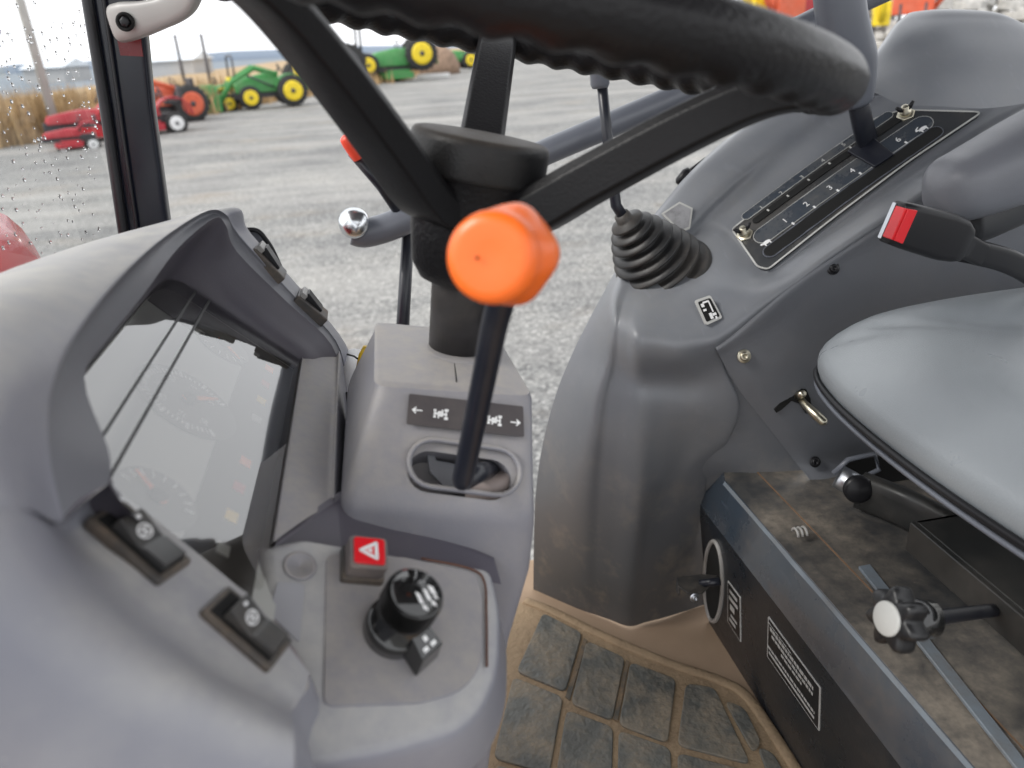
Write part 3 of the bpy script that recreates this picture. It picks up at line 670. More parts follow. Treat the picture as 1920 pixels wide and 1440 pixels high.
# inner panel, from the seam to the seat platform
rows = [
 [(1338,640,.752),(1380,608,.752),(1432,562,.752),(1490,512,.752),(1565,462,.752),(1670,392,.752),(1780,318,.752),(1980,190,.752)],
 [(1343,654,.7375),(1385,622,.7372),(1440,575,.7368),(1500,525,.7368),(1575,475,.7368),(1680,405,.7368),(1790,330,.7368),(1990,205,.7368)],
 [(1352,672,.7375),(1400,650,.735),(1460,610,.7355),(1530,550,.736),(1610,490,.7368),(1700,440,.7368),(1800,380,.7368),(2000,300,.7368)],
 [(1385,730,.735),(1430,720,.728),(1490,680,.728),(1570,640,.733),(1650,600,.735),(1750,560,.735),(1850,520,.735),(2000,480,.735)],
 [(1440,800,.731),(1490,800,.722),(1560,790,.724),(1640,760,.728),(1720,740,.73),(1800,720,.73),(1900,700,.73),(2000,680,.73)],
 [(1490,865,.724),(1530,868,.718),(1600,865,.72),(1680,860,.722),(1760,850,.725),(1840,850,.725),(1920,840,.725),(2010,840,.725)],
 [(1520,903,.710),(1560,905,.705),(1640,905,.705),(1720,905,.71),(1800,905,.71),(1880,905,.71),(1950,905,.71),(2010,905,.71)],
 [(1522,930,.712),(1560,930,.707),(1640,930,.705),(1720,930,.71),(1800,930,.71),(1880,930,.71),(1950,930,.71),(2010,930,.71)]]
inp = patch([[Y(*p) for p in r] for r in rows], 6, M()).build('inner_panel', MT['inner'], fen)
# side skin left of the inner panel down to the platform
rows = [
 [(1354,648,.748),(1325,690,.752),(1300,750,.757)],
 [(1392,735,.744),(1340,780,.752),(1300,830,.762)],
 [(1450,805,.740),(1370,840,.752),(1310,880,.768)],
 [(1500,868,.735),(1420,878,.745),(1320,905,.775)],
 [(1530,912,.725),(1420,915,.745),(1316,950,.785)]]
patch([[Y(*p) for p in r] for r in rows], 5, M()).build('lower_skin', MT['fender'], fen)
INP = Plane(Y(1380,700,.734), Y(1560,850,.722), Y(1560,560,.735))
for (x, y, r, mt) in ((1395, 668, .0052, 'metal'), (1562, 503, .0048, 'black'), (1528, 866, .0045, 'black')):
    d = .7375 if y < 600 else (.733 if y < 700 else .716)
    bolt(fen, Y(x, y, d-.001), (V((-.15, -1, .35))).normalized(), r, MT[mt])
# T-slot with lever
SP = Plane(Y(1455, 775, .7235), Y(1545, 800, .7170), Y(1500, 735, .7260))
sl = [(1452, 768), (1462, 756), (1490, 740), (1500, 728), (1512, 730), (1520, 748), (1522, 770), (1512, 776), (1500, 757), (1484, 752), (1466, 768), (1456, 774)]
ts = thing('range_lever', 'short bare metal lever poking out of a T-shaped slot in the panel beside the seat', 'lever', tuple(Y(1500, 745, .724)))
prism([SP.hit(x, y, .001) for x, y in sl], SP.n, .002).build('slot', MT['void'], fen)
tube([SP.hit(1500, 745, -.004), SP.hit(1508, 757, .010), SP.hit(1530, 778, .026), SP.hit(1545, 792, .034), SP.hit(1549, 795, .036)], [.0035, .0042, .0055, .005, .002], 10, sq=None).build('lever_bar', MT['metal'], ts)
tube([SP.hit(1496, 742, .0), SP.hit(1506, 738, .012)], [.005, .004], 10).build('lever_pin', MT['metal'], ts)
# gear quadrant plate
h0 = .0035
po = [QD.hit(1372, 430, h0), QD.hit(1425, 388, h0), QD.hit(1530, 305, h0), QD.hit(1640, 222, h0), QD.hit(1690, 206, h0), QD.hit(1842, 210, h0), QD.hit(1700, 305, h0), QD.hit(1560, 410, h0), QD.hit(1440, 505, h0), QD.hit(1420, 500, h0)]
plo = fillet(po, [.006, .01, .02, .006, .01, .008, .02, .02, .005, .005])
quad = thing('gear_quadrant_plate', 'glossy black plate with white outline and two numbered slots on the side console', 'gear plate', tuple(QD.hit(1600, 350)))
prism(plo, QD.n, .004).build('plate', MT['plate'], quad)
cpl = sum(plo, V((0, 0, 0)))/len(plo)
def pin(p, d):
    v = cpl-p; return p+v.normalized()*d
strip([p+QD.n*.0006 for p in plo], QD.n, .0019, .0008).build('plate_outline', MT['dimwhite'], quad)
def band(a, b, w, h, seg=8):       # capsule from pixel a to b with half width w (metres), gently bowed
    mid = ((a[0]+b[0])/2, (a[1]+b[1])/2-3)
    P = crl([QD.hit(*a, h), QD.hit(*mid, h), QD.hit(*b, h)], 8); L, R_ = [], []
    for i, p in enumerate(P):
        t = (P[min(i+1, len(P)-1)]-P[max(i-1, 0)]).normalized(); s = QD.n.cross(t); L.append(p+s*w); R_.append(p-s*w)
    t = (P[-1]-P[-2]).normalized(); s = QD.n.cross(t)
    e1 = [P[-1]+s*w*math.cos(q)+t*w*math.sin(q) for q in [PI*k/seg for k in range(1, seg)]]
    t0_ = (P[0]-P[1]).normalized(); s0 = QD.n.cross(t0_)
    e0 = [P[0]+s0*w*math.cos(q)+t0_*w*math.sin(q) for q in [PI*k/seg for k in range(1, seg)]]
    return L+e1+R_[::-1]+e0
MT['scale'] = mat('scale_grey', (.045, .055, .07), .22, dust=.35, dcol=(.18, .16, .13), dscale=30)
b1 = band((1445, 470), (1752, 248), .0085, h0+.0015)
b2 = band((1418, 412), (1685, 222), .0045, h0+.0015)
prism(b1, QD.n, .003).build('slot_opening', MT['void'], quad)
strip(b1, QD.n, .0014, .001).build('slot_outline', MT['steelgrey'], quad)
b3 = band((1432, 440), (1728, 232), .0118, h0+.0012)
prism(b3, QD.n, .003).build('number_scale', MT['scale'], quad)
strip(b3, QD.n, .0009, .0009).build('scale_outline', MT['dimwhite'], quad)
prism(b2, QD.n, .003).build('slot_opening', MT['void'], quad)
b4 = band((1400, 404), (1664, 216), .0058, h0+.0014)
prism(b4, QD.n, .003).build('number_scale', MT['scale'], quad)
strip(b4, QD.n, .0008, .0008).build('scale_outline', MT['dimwhite'], quad)
gu = (QD.hit(1752, 248)-QD.hit(1445, 470)).normalized(); gv = QD.n.cross(gu); gv = gv if gv.y > 0 else -gv
for k, (x, y) in zip('123456', ((1472, 414), (1512, 383), (1556, 352), (1598, 320), (1640, 290), (1684, 262))):
    text('scale_number', k, QD.hit(x, y, h0+.0020), gu, gv, QD.n, .0105, MT['white'], quad, .0002)
    c = QD.hit(x+15, y+5, h0+.0020)
    prism([c+gu*a*.0011+gv*b*.0021 for a, b in ((-1, -1), (1, -1), (1, 1), (-1, 1))], QD.n, .0002).build('tick', MT['white'], quad)
for k, (x, y) in zip('12345', ((1428, 389), (1465, 362), (1504, 332), (1543, 301), (1582, 271))):
    text('scale_number', k, QD.hit(x, y, h0+.0020), gu, gv, QD.n, .0080, MT['dimwhite'], quad, .0002)
    c = QD.hit(x+12, y+5, h0+.0020)
    prism([c+gu*a*.0010+gv*b*.0018 for a, b in ((-1, -1), (1, -1), (1, 1), (-1, 1))], QD.n, .0002).build('tick', MT['dimwhite'], quad)
for nm, (x, y), hare in (('tortoise_symbol', (1437, 454), 0), ('hare_symbol', (1730, 241), 1)):
    c = QD.hit(x, y, h0+.002); m = M()
    bd = [c+gu*(.0052*math.cos(t))+gv*(.0026*math.sin(t)) for t in [2*PI*i/16 for i in range(16)]]
    prism(bd, QD.n, .0002, m)
    hd = c+gu*-.0058+gv*(.001 if not hare else .0022)
    prism([hd+gu*(.0018*math.cos(t))+gv*(.0014*math.sin(t)) for t in [2*PI*i/10 for i in range(10)]], QD.n, .0002, m)
    for s in (-.003, .0035):
        q = c+gu*s-gv*.003; prism([q-gu*.0007-gv*.0016, q+gu*.0007-gv*.0016, q+gu*.0007+gv*.0012, q-gu*.0007+gv*.0012], QD.n, .0002, m)
    if hare:
        q = hd+gv*.001; prism([q, q+gu*.0045+gv*.0022, q+gu*.0042+gv*.0032, q-gu*.0008+gv*.0012], QD.n, .0002, m)
    m.build(nm, MT['white'], quad)
# stop knobs (wing nuts) at the ends of the outer slot
for i, (x, y) in enumerate(((1396, 440), (1698, 215))):
    w = thing('stop_bolt', ('zinc wing bolt at the lower front end of the numbered gear plate', 'zinc wing bolt at the upper rear end of the numbered gear plate')[i], 'bolt', tuple(QD.hit(x, y)), group='wing bolts at the ends of the gear plate')
    c = QD.hit(x, y, h0)
    lathe([(.0105, 0), (.0105, .0012), (.0095, .0020)], c, QD.n, 6).build('washer', MT['metal'], w)
    lathe([(.0062, .002), (.0062, .0065), (.004, .0075), (.004, .0125), (.0025, .013)], c, QD.n, 16).build('nut', MT['metal'], w)
    m = M(); wd = (gu*.9-gv*.3).normalized()
    for s in (-1, 1):
        tube([c+QD.n*.006, c+QD.n*.010+wd*s*.0055, c+QD.n*.0155+wd*s*.0095], [.0026, .0028, .0018], 10, m)
    m.build('wings', MT['black'], w)
# gear lever
gl = thing('gear_lever', 'upright gear lever with flat black blade and grey grip on the gear plate', 'gear lever', tuple(QD.hit(1640, 275)))
P = crl([QD.hit(1632, 282, -.01), Y(1618, 235, .832), Y(1606, 170, .825), Y(1600, 110, .82)], 5)
m = M(); tube(P, 1, 12, m, sq=(.013, .005, .45), upv=V((1, .25, .2))); m.build('blade', MT['rod'], gl)
P = crl([Y(1608, 200, .824), Y(1606, 160, .822), Y(1598, 110, .818), Y(1580, 40, .812), Y(1572, -30, .81), Y(1575, -60, .81)], 6); K = len(P)
rs = [min(1, .55+.45*min(1, i/6))*(.8+.4*math.sin(PI*min(1, i/(K-1)*.8))) for i in range(K)]
rs = [(.010 if i == 0 else .0135+.0095*min(1, i/12)) for i in range(K)]
m = M(); tube(P, rs, 20, m, sq=(.80, 1.15, .8), upv=V((0, 1, 0))); m.build('grip', MT['steelgrey'], gl)
prism(fillet([QD.hit(*p, h0+.0045) for p in ((1588, 282), (1632, 252), (1676, 288), (1640, 312))], .002), QD.n, .005).build('lever_base', MT['rod'], gl, bevel=.001)
# rubber boot with joystick
BB = Y(1243, 512, .862); ba = V((-.30, .10, .95)); ba = (Y(1162, 398, .850)-BB); ba.normalize()
bt = thing('joystick_boot', 'ribbed black rubber bellows boot on the front of the side console', 'rubber boot', tuple(BB))
pf = [(.061, -.030), (.061, -.004), (.059, .001), (.052, .004)]
R0 = [.0545, .0500, .0450, .0395, .0335, .0270, .0195]
h = .006
for i, r in enumerate(R0):
    pf += [(r-.0105, h), (r-.001, h+.0038), (r+.0012, h+.006), (r+.0005, h+.0085), (r-.0085, h+.0110)]; h += .0128 if i < 4 else .0110
pf += [(.010, h+.002), (.009, h+.009), (.0, h+.0095)]
lathe(pf, BB, ba, 48).build('bellows', MT['boot'], bt)
joy = thing('loader_joystick', 'thin black joystick rod rising from the rubber boot, grey cap behind the steering wheel rim', 'joystick', tuple(BB+ba*.08))
tube([BB+ba*.085, Y(1155, 385, .850), Y(1140, 270, .866), Y(1128, 150, .864)], [.0065, .0065, .0062, .006], 12).build('joystick_rod', MT['rod'], joy)
lathe([(.0085, -.004), (.0105, 0), (.0105, .012), (.013, .018), (.0135, .05), (.010, .07)], Y(1125, 158, .864), V((-.05, 0, 1)), 24).build('joystick_grip', MT['steelgrey'], joy)
# stickers
for nm, q, P_ in (('pictogram_sticker', [(1303, 563), (1332, 553), (1355, 596), (1324, 610)], Plane(Y(1303, 563, .766), Y(1355, 596, .752), Y(1332, 553, .766))),):
    pts = [P_.hit(*a, .004) for a in q]
    s = prism(fillet(pts, .003), P_.n, .004).build(nm, MT['dimwhite'], fen)
    c = sum(pts, V((0, 0, 0)))/4
    prism(fillet([c+(p-c)*.80+P_.n*.0004 for p in pts], .002), P_.n, .0006).build('sticker_field', MT['void'], s)
    uu = (pts[1]-pts[0]); vv = (pts[3]-pts[0]); o = pts[0]+P_.n*.0009; m = M()
    for (a, b, c_, d) in ((.2, .2, .38, .34), (.2, .42, .4, .5), (.35, .15, .75, .22), (.68, .2, .76, .62), (.42, .62, .6, .85), (.62, .66, .85, .76), (.7, .8, .82, .9)):
        prism([o+uu*a+vv*b, o+uu*c_+vv*b, o+uu*c_+vv*d, o+uu*a+vv*d], P_.n, .0003, m)
    m.build('sticker_symbol', MT['white'], s)
P_ = Plane(Y(1235, 400, .915), Y(1298, 385, .905), Y(1285, 440, .888))
pts = [P_.hit(*a, .009) for a in ((1240, 400), (1274, 378), (1299, 390), (1294, 428), (1276, 436))]
s = prism(pts, P_.n, .005).build('worn_sticker', MT['dimwhite'], fen)
c = sum(pts, V((0, 0, 0)))/5
MT['worn'] = mat('worn_sticker_field', (.30, .30, .31), .5, dust=.8, dcol=(.12, .12, .13), dscale=70)
prism([c+(p-c)*.86+P_.n*.0005 for p in pts], P_.n, .0006).build('sticker_field', MT['worn'], s)
# cable end behind the console
cb = tube([Y(1440, 225, 1.0), Y(1380, 265, .99), Y(1320, 300, .98), Y(1280, 330, .975)], .0025, 8).build('loose_cable', MT['black'])
tag(cb, 'thin black cable with plug hanging along the outer edge of the side console', 'cable')
lathe([(.003, 0), (.0065, .004), (.0075, .018), (.005, .024)], Y(1270, 345, .972), (Y(1290, 322, .972)-Y(1270, 345, .972)), 14).build('plug', MT['black'], cb)
# =================================================================== SEAT PLATFORM
pf_ = thing('seat_platform', 'dusty dark painted steel platform under the seat, with warning stickers on its front', 'seat platform', (.5, .45, ZF))
def sect(x, z): return (x, z)
prof = [(.402, ZF-.05), (.3905, ZF+.02), (.3685, zr-.560), (.3715, zr-.549), (.3795, zr-.506), (.3820, zr-.5025), (.395, zr-.5015), (.425, zr-.5015), (.4265, zr-.4995), (.60, zr-.4995), (.95, zr-.4995)]
y0, y1 = -.05, .783
ys = [y0, .1, .25, .4, .55, .70, .742]
vs = []; 
for y in ys+[y1]:
    for (x, z) in prof:
        if y == y1 and z > zr-.54: vs.append(V((x+.012, .772, z-.002)))
        else: vs.append(V((x, y, z)))
k = len(prof)
m = M(); m.add(vs, [[i*k+j, (i+1)*k+j, (i+1)*k+j+1, i*k+j+1][::-1] for i in range(len(ys)) for j in range(5, k-1)])
band_ = [[i*k+j, (i+1)*k+j, (i+1)*k+j+1, i*k+j+1][::-1] for i in range(len(ys)) for j in range(2, 5)]
fsf = [[i*k+j, (i+1)*k+j, (i+1)*k+j+1, i*k+j+1][::-1] for i in range(len(ys)) for j in range(0, 2)]
def orient(m):
    for idx, f in enumerate(m.f):
        n = (m.v[f[1]]-m.v[f[0]]).cross(m.v[f[2]]-m.v[f[0]])
        if n.dot(V((-.5, -.3, 1))) < 0: m.f[idx] = f[::-1]
orient(m); m.build('platform_top', MT['boxpaint'], pf_)
MT['band'] = mat('edge_band_paint', (.030, .042, .058), .22, dust=.4, dcol=(.16, .13, .10), dscale=7, coat=.4, worn=.2)
m3 = M(); m3.add(vs, band_, True); orient(m3); m3.build('edge_band', MT['band'], pf_)
m2 = M(); m2.add(vs, fsf); orient(m2); m2.build('front_panel', MT['boxfront'], pf_)
BF = Plane(V((.3905, .2, ZF+.02)), V((.3905, .7, ZF+.02)), V((.3685, .2, zr-.56)))
# stickers on the front panel
def fsticker(nm, q, rowsy, lab=None):
    pts = [BF.hit(*a, .0008) for a in q]
    s = prism(fillet(pts, .002), BF.n, .0008).build(nm, MT['dimwhite'], pf_, label=lab)
    c = sum(pts, V((0, 0, 0)))/4
    f = prism([c+(p-c)*k for p, k in zip(pts, (.93, .93, .93, .93))], BF.n, .0004)
    uu = (pts[1]-pts[0]); vv = (pts[3]-pts[0]); ul = uu.length; vl = vv.length; e = .0022
    prism([pts[0]+uu*(e/ul)+vv*(e/vl)+BF.n*.0004, pts[1]-uu*(e/ul)+(pts[2]-pts[1])*(e/vl)+BF.n*.0004, pts[2]-(pts[2]-pts[3])*(e/ul)-(pts[2]-pts[1])*(e/vl)+BF.n*.0004, pts[3]+(pts[2]-pts[3])*(e/ul)-vv*(e/vl)+BF.n*.0004], BF.n, .0005).build('sticker_field', MT['black'], s)
    m = M(); o = pts[0]+BF.n*.0008
    rnd = random.Random(3)
    for (b0, b1, a0, a1, solid) in rowsy:
        a = a0
        while a < a1:
            L = (a1-a0) if solid else rnd.uniform(.03, .075)
            e_ = min(a1, a+L)
            prism([o+uu*a+vv*b0, o+uu*e_+vv*b0, o+uu*e_+vv*b1, o+uu*a+vv*b1], BF.n, .0002, m); a = e_+(.012)
    m.build('sticker_print', MT['dimwhite'], s)
# long sticker: u runs along the platform towards the camera, v downwards
fsticker('warning_sticker', [(1440, 1155), (1538, 1290), (1536, 1372), (1438, 1230)], [(.16, .24, .06, .9, 0), (.30, .37, .1, .9, 0), (.43, .49, .3, .7, 0), (.66, .72, .03, .95, 0), (.78, .84, .05, .95, 1), (.10, .12, .02, .5, 0)], 'long white-framed warning sticker')
fsticker('warning_sticker', [(1364, 1088), (1388, 1120), (1389, 1205), (1364, 1165)], [(.12, .20, .2, .8, 0), (.28, .36, .15, .85, 1), (.45, .58, .25, .6, 1), (.68, .74, .3, .8, 1), (.80, .88, .2, .7, 0)], 'small upright warning sticker')
# oval pedal slot and ring on the front panel, seam, bolts
rg = [BF.hit(1338+ (17*math.cos(t)), 1090+75*math.sin(t), .001) for t in [2*PI*i/36 for i in range(36)]]
prism(rg, BF.n, .002).build('pedal_slot', MT['void'], pf_)
tube(rg, .003, 8, closed=True).build('slot_ring', MT['handle'], pf_)
zt = zr-.4985
MT['rust'] = mat('rust_line', (.19, .11, .06), .9, dust=.8, dcol=(.06, .04, .03), dscale=20)
XP = Plane(V((.44, .4, zr-.5015)), V((.44, .7, zr-.5015)), V((.6, .4, zr-.5015)))
tube([V((.4262, y, zr-.5008)) for y in (-.05, .2, .4, .6, .745)], .0011, 6).build('top_seam', MT['rust'], pf_)
MT['bluesteel'] = mat('worn_blue_steel', (.16, .19, .22), .3, dust=.6, dcol=(.12, .10, .08), dscale=20, coat=.3)
# worn bright front edge of the platform and steel rails
m = M(); vv = []
for i in range(50):
    y = .03+i*.0145; wv = .0002+.0006*noise.noise(V((y*20, 0, 0)))
    vv += [V((.3790-wv, y, zr-.5070-wv)), V((.3809, y, zr-.5030))]
m.add(vv, [[2*i, 2*i+1, 2*i+3, 2*i+2] for i in range(49)]); orient(m); m.build('worn_edge', MT['bluesteel'], pf_)
ra = [XP.hit(1608, 1070), XP.hit(1630, 1066), XP.hit(1900, 1410), XP.hit(1990, 1530), XP.hit(1972, 1540)]
rl = tag(prism([p+V((0, 0, .006)) for p in ra], V((0, 0, 1)), .004).build('seat_rail', MT['bluesteel'], None, bevel=.001), 'pale blue-grey worn steel seat rail lying on the platform beside the knob', 'seat rail')
m = M(); c = XP.hit(1502, 1005, .004)
for i in range(3):
    t0_ = i*2.1
    tube([c+V((-.007+i*.005, .006*math.cos(q), .004+.006*math.sin(q))) for q in [PI*k/8 for k in range(9)]], .0016, 6, m)
tag(m.build('spring_clip', MT['handle']), 'small bright wire spring clip on the dusty platform top', 'spring clip')
# diff lock pedal
pd_ = thing('foot_pedal', 'small dark steel foot pedal sticking out of the oval slot in the platform front', 'pedal', tuple(BF.hit(1330, 1100)))
c0 = BF.hit(1336, 1078, 0)
A1, A2 = Y(1265, 1085, .74), Y(1340, 1072, .735)
ptop = [Y(1268, 1082, .735), Y(1318, 1076, .745), Y(1346, 1078, .72), Y(1318, 1112, .70), Y(1290, 1112, .695), Y(1272, 1098, .705)]
prism(ptop, V((0, 0, 1)), .003).build('pedal_plate', MT['boxpaint'], pd_, bevel=.0012)
prism([ptop[0]+V((0, 0, -.002)), ptop[5]+V((0, 0, -.002)), ptop[5]+V((0, 0, -.016)), ptop[0]+V((0, 0, -.022))], V((-1, 0, 0)), .003).build('pedal_lip', MT['boxpaint'], pd_, bevel=.001)
tube([Y(1312, 1094, .712), Y(1350, 1090, .70)], .005, 12).build('pedal_arm', MT['rod'], pd_)
bolt(pd_, Y(1302, 1120, .695), V((0, -1, .2)), .004, MT['steel'])
# star knob on threaded rod
KP = Y(1690, 1165, .36); kx = (V((-.62, -.42, .45))).normalized(); kx = (CAM-KP).normalized()*.45+V((-.75, .22, -.02)); kx.normalize()
kn = thing('adjuster_knob', 'black lobed adjuster knob with pale grey cap, on a threaded rod beneath the seat', 'knob', tuple(KP))
kc = Y(1672, 1160, .325)
a_ = kx.orthogonal().normalized(); b_ = kx.cross(a_); pl = []
for i in range(84):
    t = 2*PI*i/84; r = .0178+.0030*math.cos(7*t); pl.append((a_*math.cos(t)+b_*math.sin(t))*r)
secs = [[kc+p*s+kx*h for p in pl] for s, h in ((.84, -.012), (.96, -.0105), (1, -.008), (1, -.001), (.95, .002), (.84, .0034))]
MT['knobmat'] = mat('matte_knob', (.012, .012, .013), .38)
loft(secs).build('knob_grip', MT['knobmat'], kn)
lathe([(.0108, .002), (.0108, .0044), (.0100, .0052), (0, .0054)], kc, kx, 36).build('knob_cap', MT['dimwhite'], kn)
lathe([(.0118, -.030), (.0125, -.022), (.0125, -.011)], kc, kx, 24).build('knob_neck', MT['knob'], kn)
re = Y(1895, 1140, .42); k0 = kc-kx*.026
pts = [k0+(re-k0)*(i/60) for i in range(61)]
tube(pts, [.0052 if i % 2 else .0043 for i in range(61)], 12).build('threaded_rod', MT['rod'], kn)
# =================================================================== SEAT
seat = thing('driver_seat', 'grey vinyl driver seat with rounded cushion and dark piping, at the right edge', 'seat', (.62, .44, zr-.5))
# cushion outline (front-left corner rounded), x back, y across
cx0 = .372
def outl(ins_, z):
    pts = []
    xs0, xs1, ya, yb = cx0+ins_, .95-ins_, .17+ins_, .655-ins_
    base = [V((xs0+.015, ya+.09, z)), V((xs0, (ya+yb)/2, z)), V((xs0+.010, yb-.10, z)), V((xs0+.045, yb-.030, z)), V((xs0+.13, yb-.004, z)), V((xs0+.28, yb+.004, z)), V((xs1, yb-.01, z)), V((xs1, ya+.01, z)), V((xs0+.25, ya-.002, z)), V((xs0+.10, ya+.012, z)), V((xs0+.045, ya+.035, z))]
    return crl(base, 10, closed=True)
zs = zr-.248
secs = []
for d, z in ((.03, -.070), (.006, -.064), (.0, -.056), (-.0015, -.045), (0, -.034), (.008, -.018), (.022, -.007), (.042, -.001), (.065, .0025)):
    secs.append(outl(d, zs+z))
C0 = V((.82, .41, zs))
def shape(p):
    y = (p.y-.41)/.24; x = (p.x-cx0)/.5
    return V((p.x, p.y, p.z + .004*math.sin(PI*min(1, max(0, x))) - .006*math.exp(-(y/.45)**2)*min(1, max(0, x*3))))
for s in (.8, .6, .4, .2, .02):
    secs.append([shape(C0+(p-C0)*s) for p in outl(.075, zs+.0025)])
top_ = []
for i, sct in enumerate(secs):
    for p in sct:
        if i >= 5: p.z += -.010*math.exp(-((p.x-cx0-.02)/.05)**2)
        # sewn crease running back from the front corner
        cy = .585-(p.x-.43)*.10
        if i >= 7:
            sm2 = lambda t: max(0, min(1, t))**2*(3-2*max(0, min(1, t)))
            p.z -= .014*sm2((cy-p.y)/.03+.3)*sm2((p.x-.455)/.07)
        if i >= 6: p.z += -.008*math.exp(-((p.y-cy)/.009)**2)*min(1, max(0, (p.x-.405)/.03))*max(0, min(1, (.80-p.x)/.2))
cus = loft(secs).build('cushion', MT['seat'], seat, sub=1)
pp = [p for p in outl(-.001, zs-.058)]
tube(pp, .0028, 8, closed=True, upv=V((0, 0, 1))).build('piping', MT['black'], seat)
tube([p for p in outl(-.0002, zs-.066)], .0022, 8, closed=True, upv=V((0, 0, 1))).build('edge_trim', MT['steelgrey'], seat)
loft([outl(.07, zs-.085), outl(.05, zs-.080), outl(.010, zs-.074), outl(.004, zs-.066)]).build('seat_pan', MT['seatdark'], seat)
# suspension frame under the seat
MT['frame'] = mat('seat_frame_black', (.018, .019, .019), .4, dust=.4, dcol=(.08, .07, .06), dscale=12)
XF2 = Plane(V((.46, .2, 1)), V((.46, .7, 1)), V((.46, .2, 1.2)))
m = M(); prism([X(1704, 975, .452), X(1760, 1010, .452), X(1990, 1330, .452), X(1990, 1190, .452), X(1960, 1160, .452)], V((-1, 0, 0)), .01, m)
m = M(); q = [X(1706, 978, .440), X(1712, 1045, .440)]
fy0 = q[0].y
prism([V((.44, fy0, q[0].z)), V((.44, fy0, q[1].z)), V((.44, -.05, q[1].z-.0)), V((.44, -.05, q[0].z))], V((-1, 0, 0)), .006, m)
prism([V((.446, fy0, q[0].z)), V((.7, fy0, q[0].z)), V((.7, -.05, q[0].z)), V((.446, -.05, q[0].z))], V((0, 0, 1)), .005, m)
prism([V((.446, fy0, q[0].z)), V((.7, fy0, q[0].z)), V((.7, fy0, q[1].z)), V((.446, fy0, q[1].z))], V((0, 1, 0)), .005, m)
m.build('suspension_frame', MT['frame'], seat, bevel=.0015)
pA = Y(1572, 893, .655); pB = Y(1612, 915, .640)
tube([pA, pB], .0135, 24).build('pivot_tube', MT['steel'], seat)
ar = crl([Y(1612, 918, .636), Y(1690, 950, .60), Y(1760, 985, .56), Y(1900, 1060, .50)], 5)
tube(ar, 1, 14, sq=(.022, .010, .6), upv=V((0, 0, 1))).build('swing_arm', MT['frame'], seat)
lathe([(.0155, 0), (.0155, .004), (.012, .007), (0, .0075)], Y(1608, 916, .628), V((-.35, -1, .25)), 28).build('pivot_cap', MT['black'], seat)
m = M(); tube([Y(1562, 888, .66), Y(1590, 862, .66), Y(1640, 850, .655), Y(1648, 880, .65), Y(1600, 905, .655)], .003, 8, m)
m.build('bracket_edge', MT['steelgrey'], seat)
prism([Y(1575, 880, .68), Y(1600, 862, .68), Y(1700, 850, .68), Y(1760, 920, .68), Y(1660, 930, .68)], V((0, -1, .3)), .004).build('frame_plate', MT['void'], seat)
# armrest / backrest bolster behind the seat
rows = [
 [(1722,352,.665),(1735,385,.64),(1765,400,.615),(1800,395,.61)],
 [(1722,345,.66),(1745,372,.62),(1800,380,.60),(1850,372,.60)],
 [(1735,330,.66),(1770,340,.605),(1840,345,.59),(1900,345,.59)],
 [(1780,295,.665),(1820,300,.61),(1900,310,.59),(1980,330,.585)],
 [(1860,250,.675),(1900,255,.62),(1990,270,.59),(2080,310,.585)],
 [(1960,195,.69),(2010,200,.64),(2100,220,.61),(2150,260,.60)]]
bs = V((0, 0, 0))
P = crl([Y(1748, 362, .635), Y(1800, 350, .635), Y(1860, 325, .635), Y(1930, 293, .635), Y(2040, 245, .635), Y(2200, 180, .635)], 6); K = len(P)
rs = [1*min(1, (.45, .75, .92, 1)[i] if i < 4 else 1) for i in range(K)]
ba_ = thing('armrest', 'smooth grey padded armrest beyond the seat belt buckle, at the right edge', 'armrest', tuple(P[-1]))
rs = [(.30, .62, .80, .9, .96)[i] if i < 5 else 1+.02*(i-5) for i in range(K)]
tube([P[0]-(P[1]-P[0])*.25]+P, [.05]+rs, 28, sq=(.030, .034, .75), upv=V((.2, 0, 1))).build('arm_pad', MT['greyarm'], ba_)
P = [p+V((.03, .01, -.035)) for p in P[4:]]
tube(P, 1, 20, sq=(.022, .022, .7), upv=V((.2, 0, 1))).build('arm_bracket', MT['seatdark'], ba_)
# =================================================================== BUCKLE
bk = thing('seat_belt_buckle', 'black seat belt buckle with red release button on a black stalk, above the seat', 'seat belt buckle', tuple(Y(1850, 470, .60)))
ba2 = (Y(1835, 462, .575)-Y(1668, 415, .575)); L_ = ba2.length; ba2.normalize()
bs = (Y(1690, 380, .575)-Y(1655, 450, .575)); bs = (bs-ba2*bs.dot(ba2)).normalized(); bn = ba2.cross(bs); bn = bn if bn.y < 0 else -bn
B0 = Y(1672, 416, .575)
def bsec(t, w, th, off=0): return fillet([B0+ba2*t*1.15+bs*(a*w+off)+bn*(b*th) for a, b in ((-1, -1), (1, -1), (1, 1), (-1, 1))], min(w, th)*.55, 4)
loft([bsec(.0, .0165, .0085), bsec(.0012, .0178, .0098), bsec(.014, .0192, .0108), bsec(.045, .0205, .0112), bsec(.058, .0190, .0108), bsec(.066, .0150, .0096, -.0015), bsec(.069, .0110, .0075, -.003), bsec(.088, .0100, .006, -.006)]).build('buckle_body', MT['black'], bk)
prism(fillet([B0+ba2*t+bs*a+bn*.0119 for t, a in ((.0005, -.0135), (.0005, .0135), (.0100, .0145), (.0100, -.0145))], .001), bn, .004).build('release_button_top', MT['red'], bk, bevel=.0006)
prism(fillet([B0-ba2*.0016+bs*a+bn*b for a, b in ((-.0135, -.002), (.0135, -.002), (.0135, .0105), (-.0135, .0105))], .001), -ba2, .006).build('release_button', MT['red'], bk, bevel=.0008)
prism(fillet([B0-ba2*.0012+bs*a+bn*b for a, b in ((-.0155, -.0075), (.0155, -.0075), (.0155, -.0030), (-.0155, -.0030))], .001), -ba2, .002).build('tongue_slot', MT['steel'], bk)
e = B0+ba2*.08-bs*.006
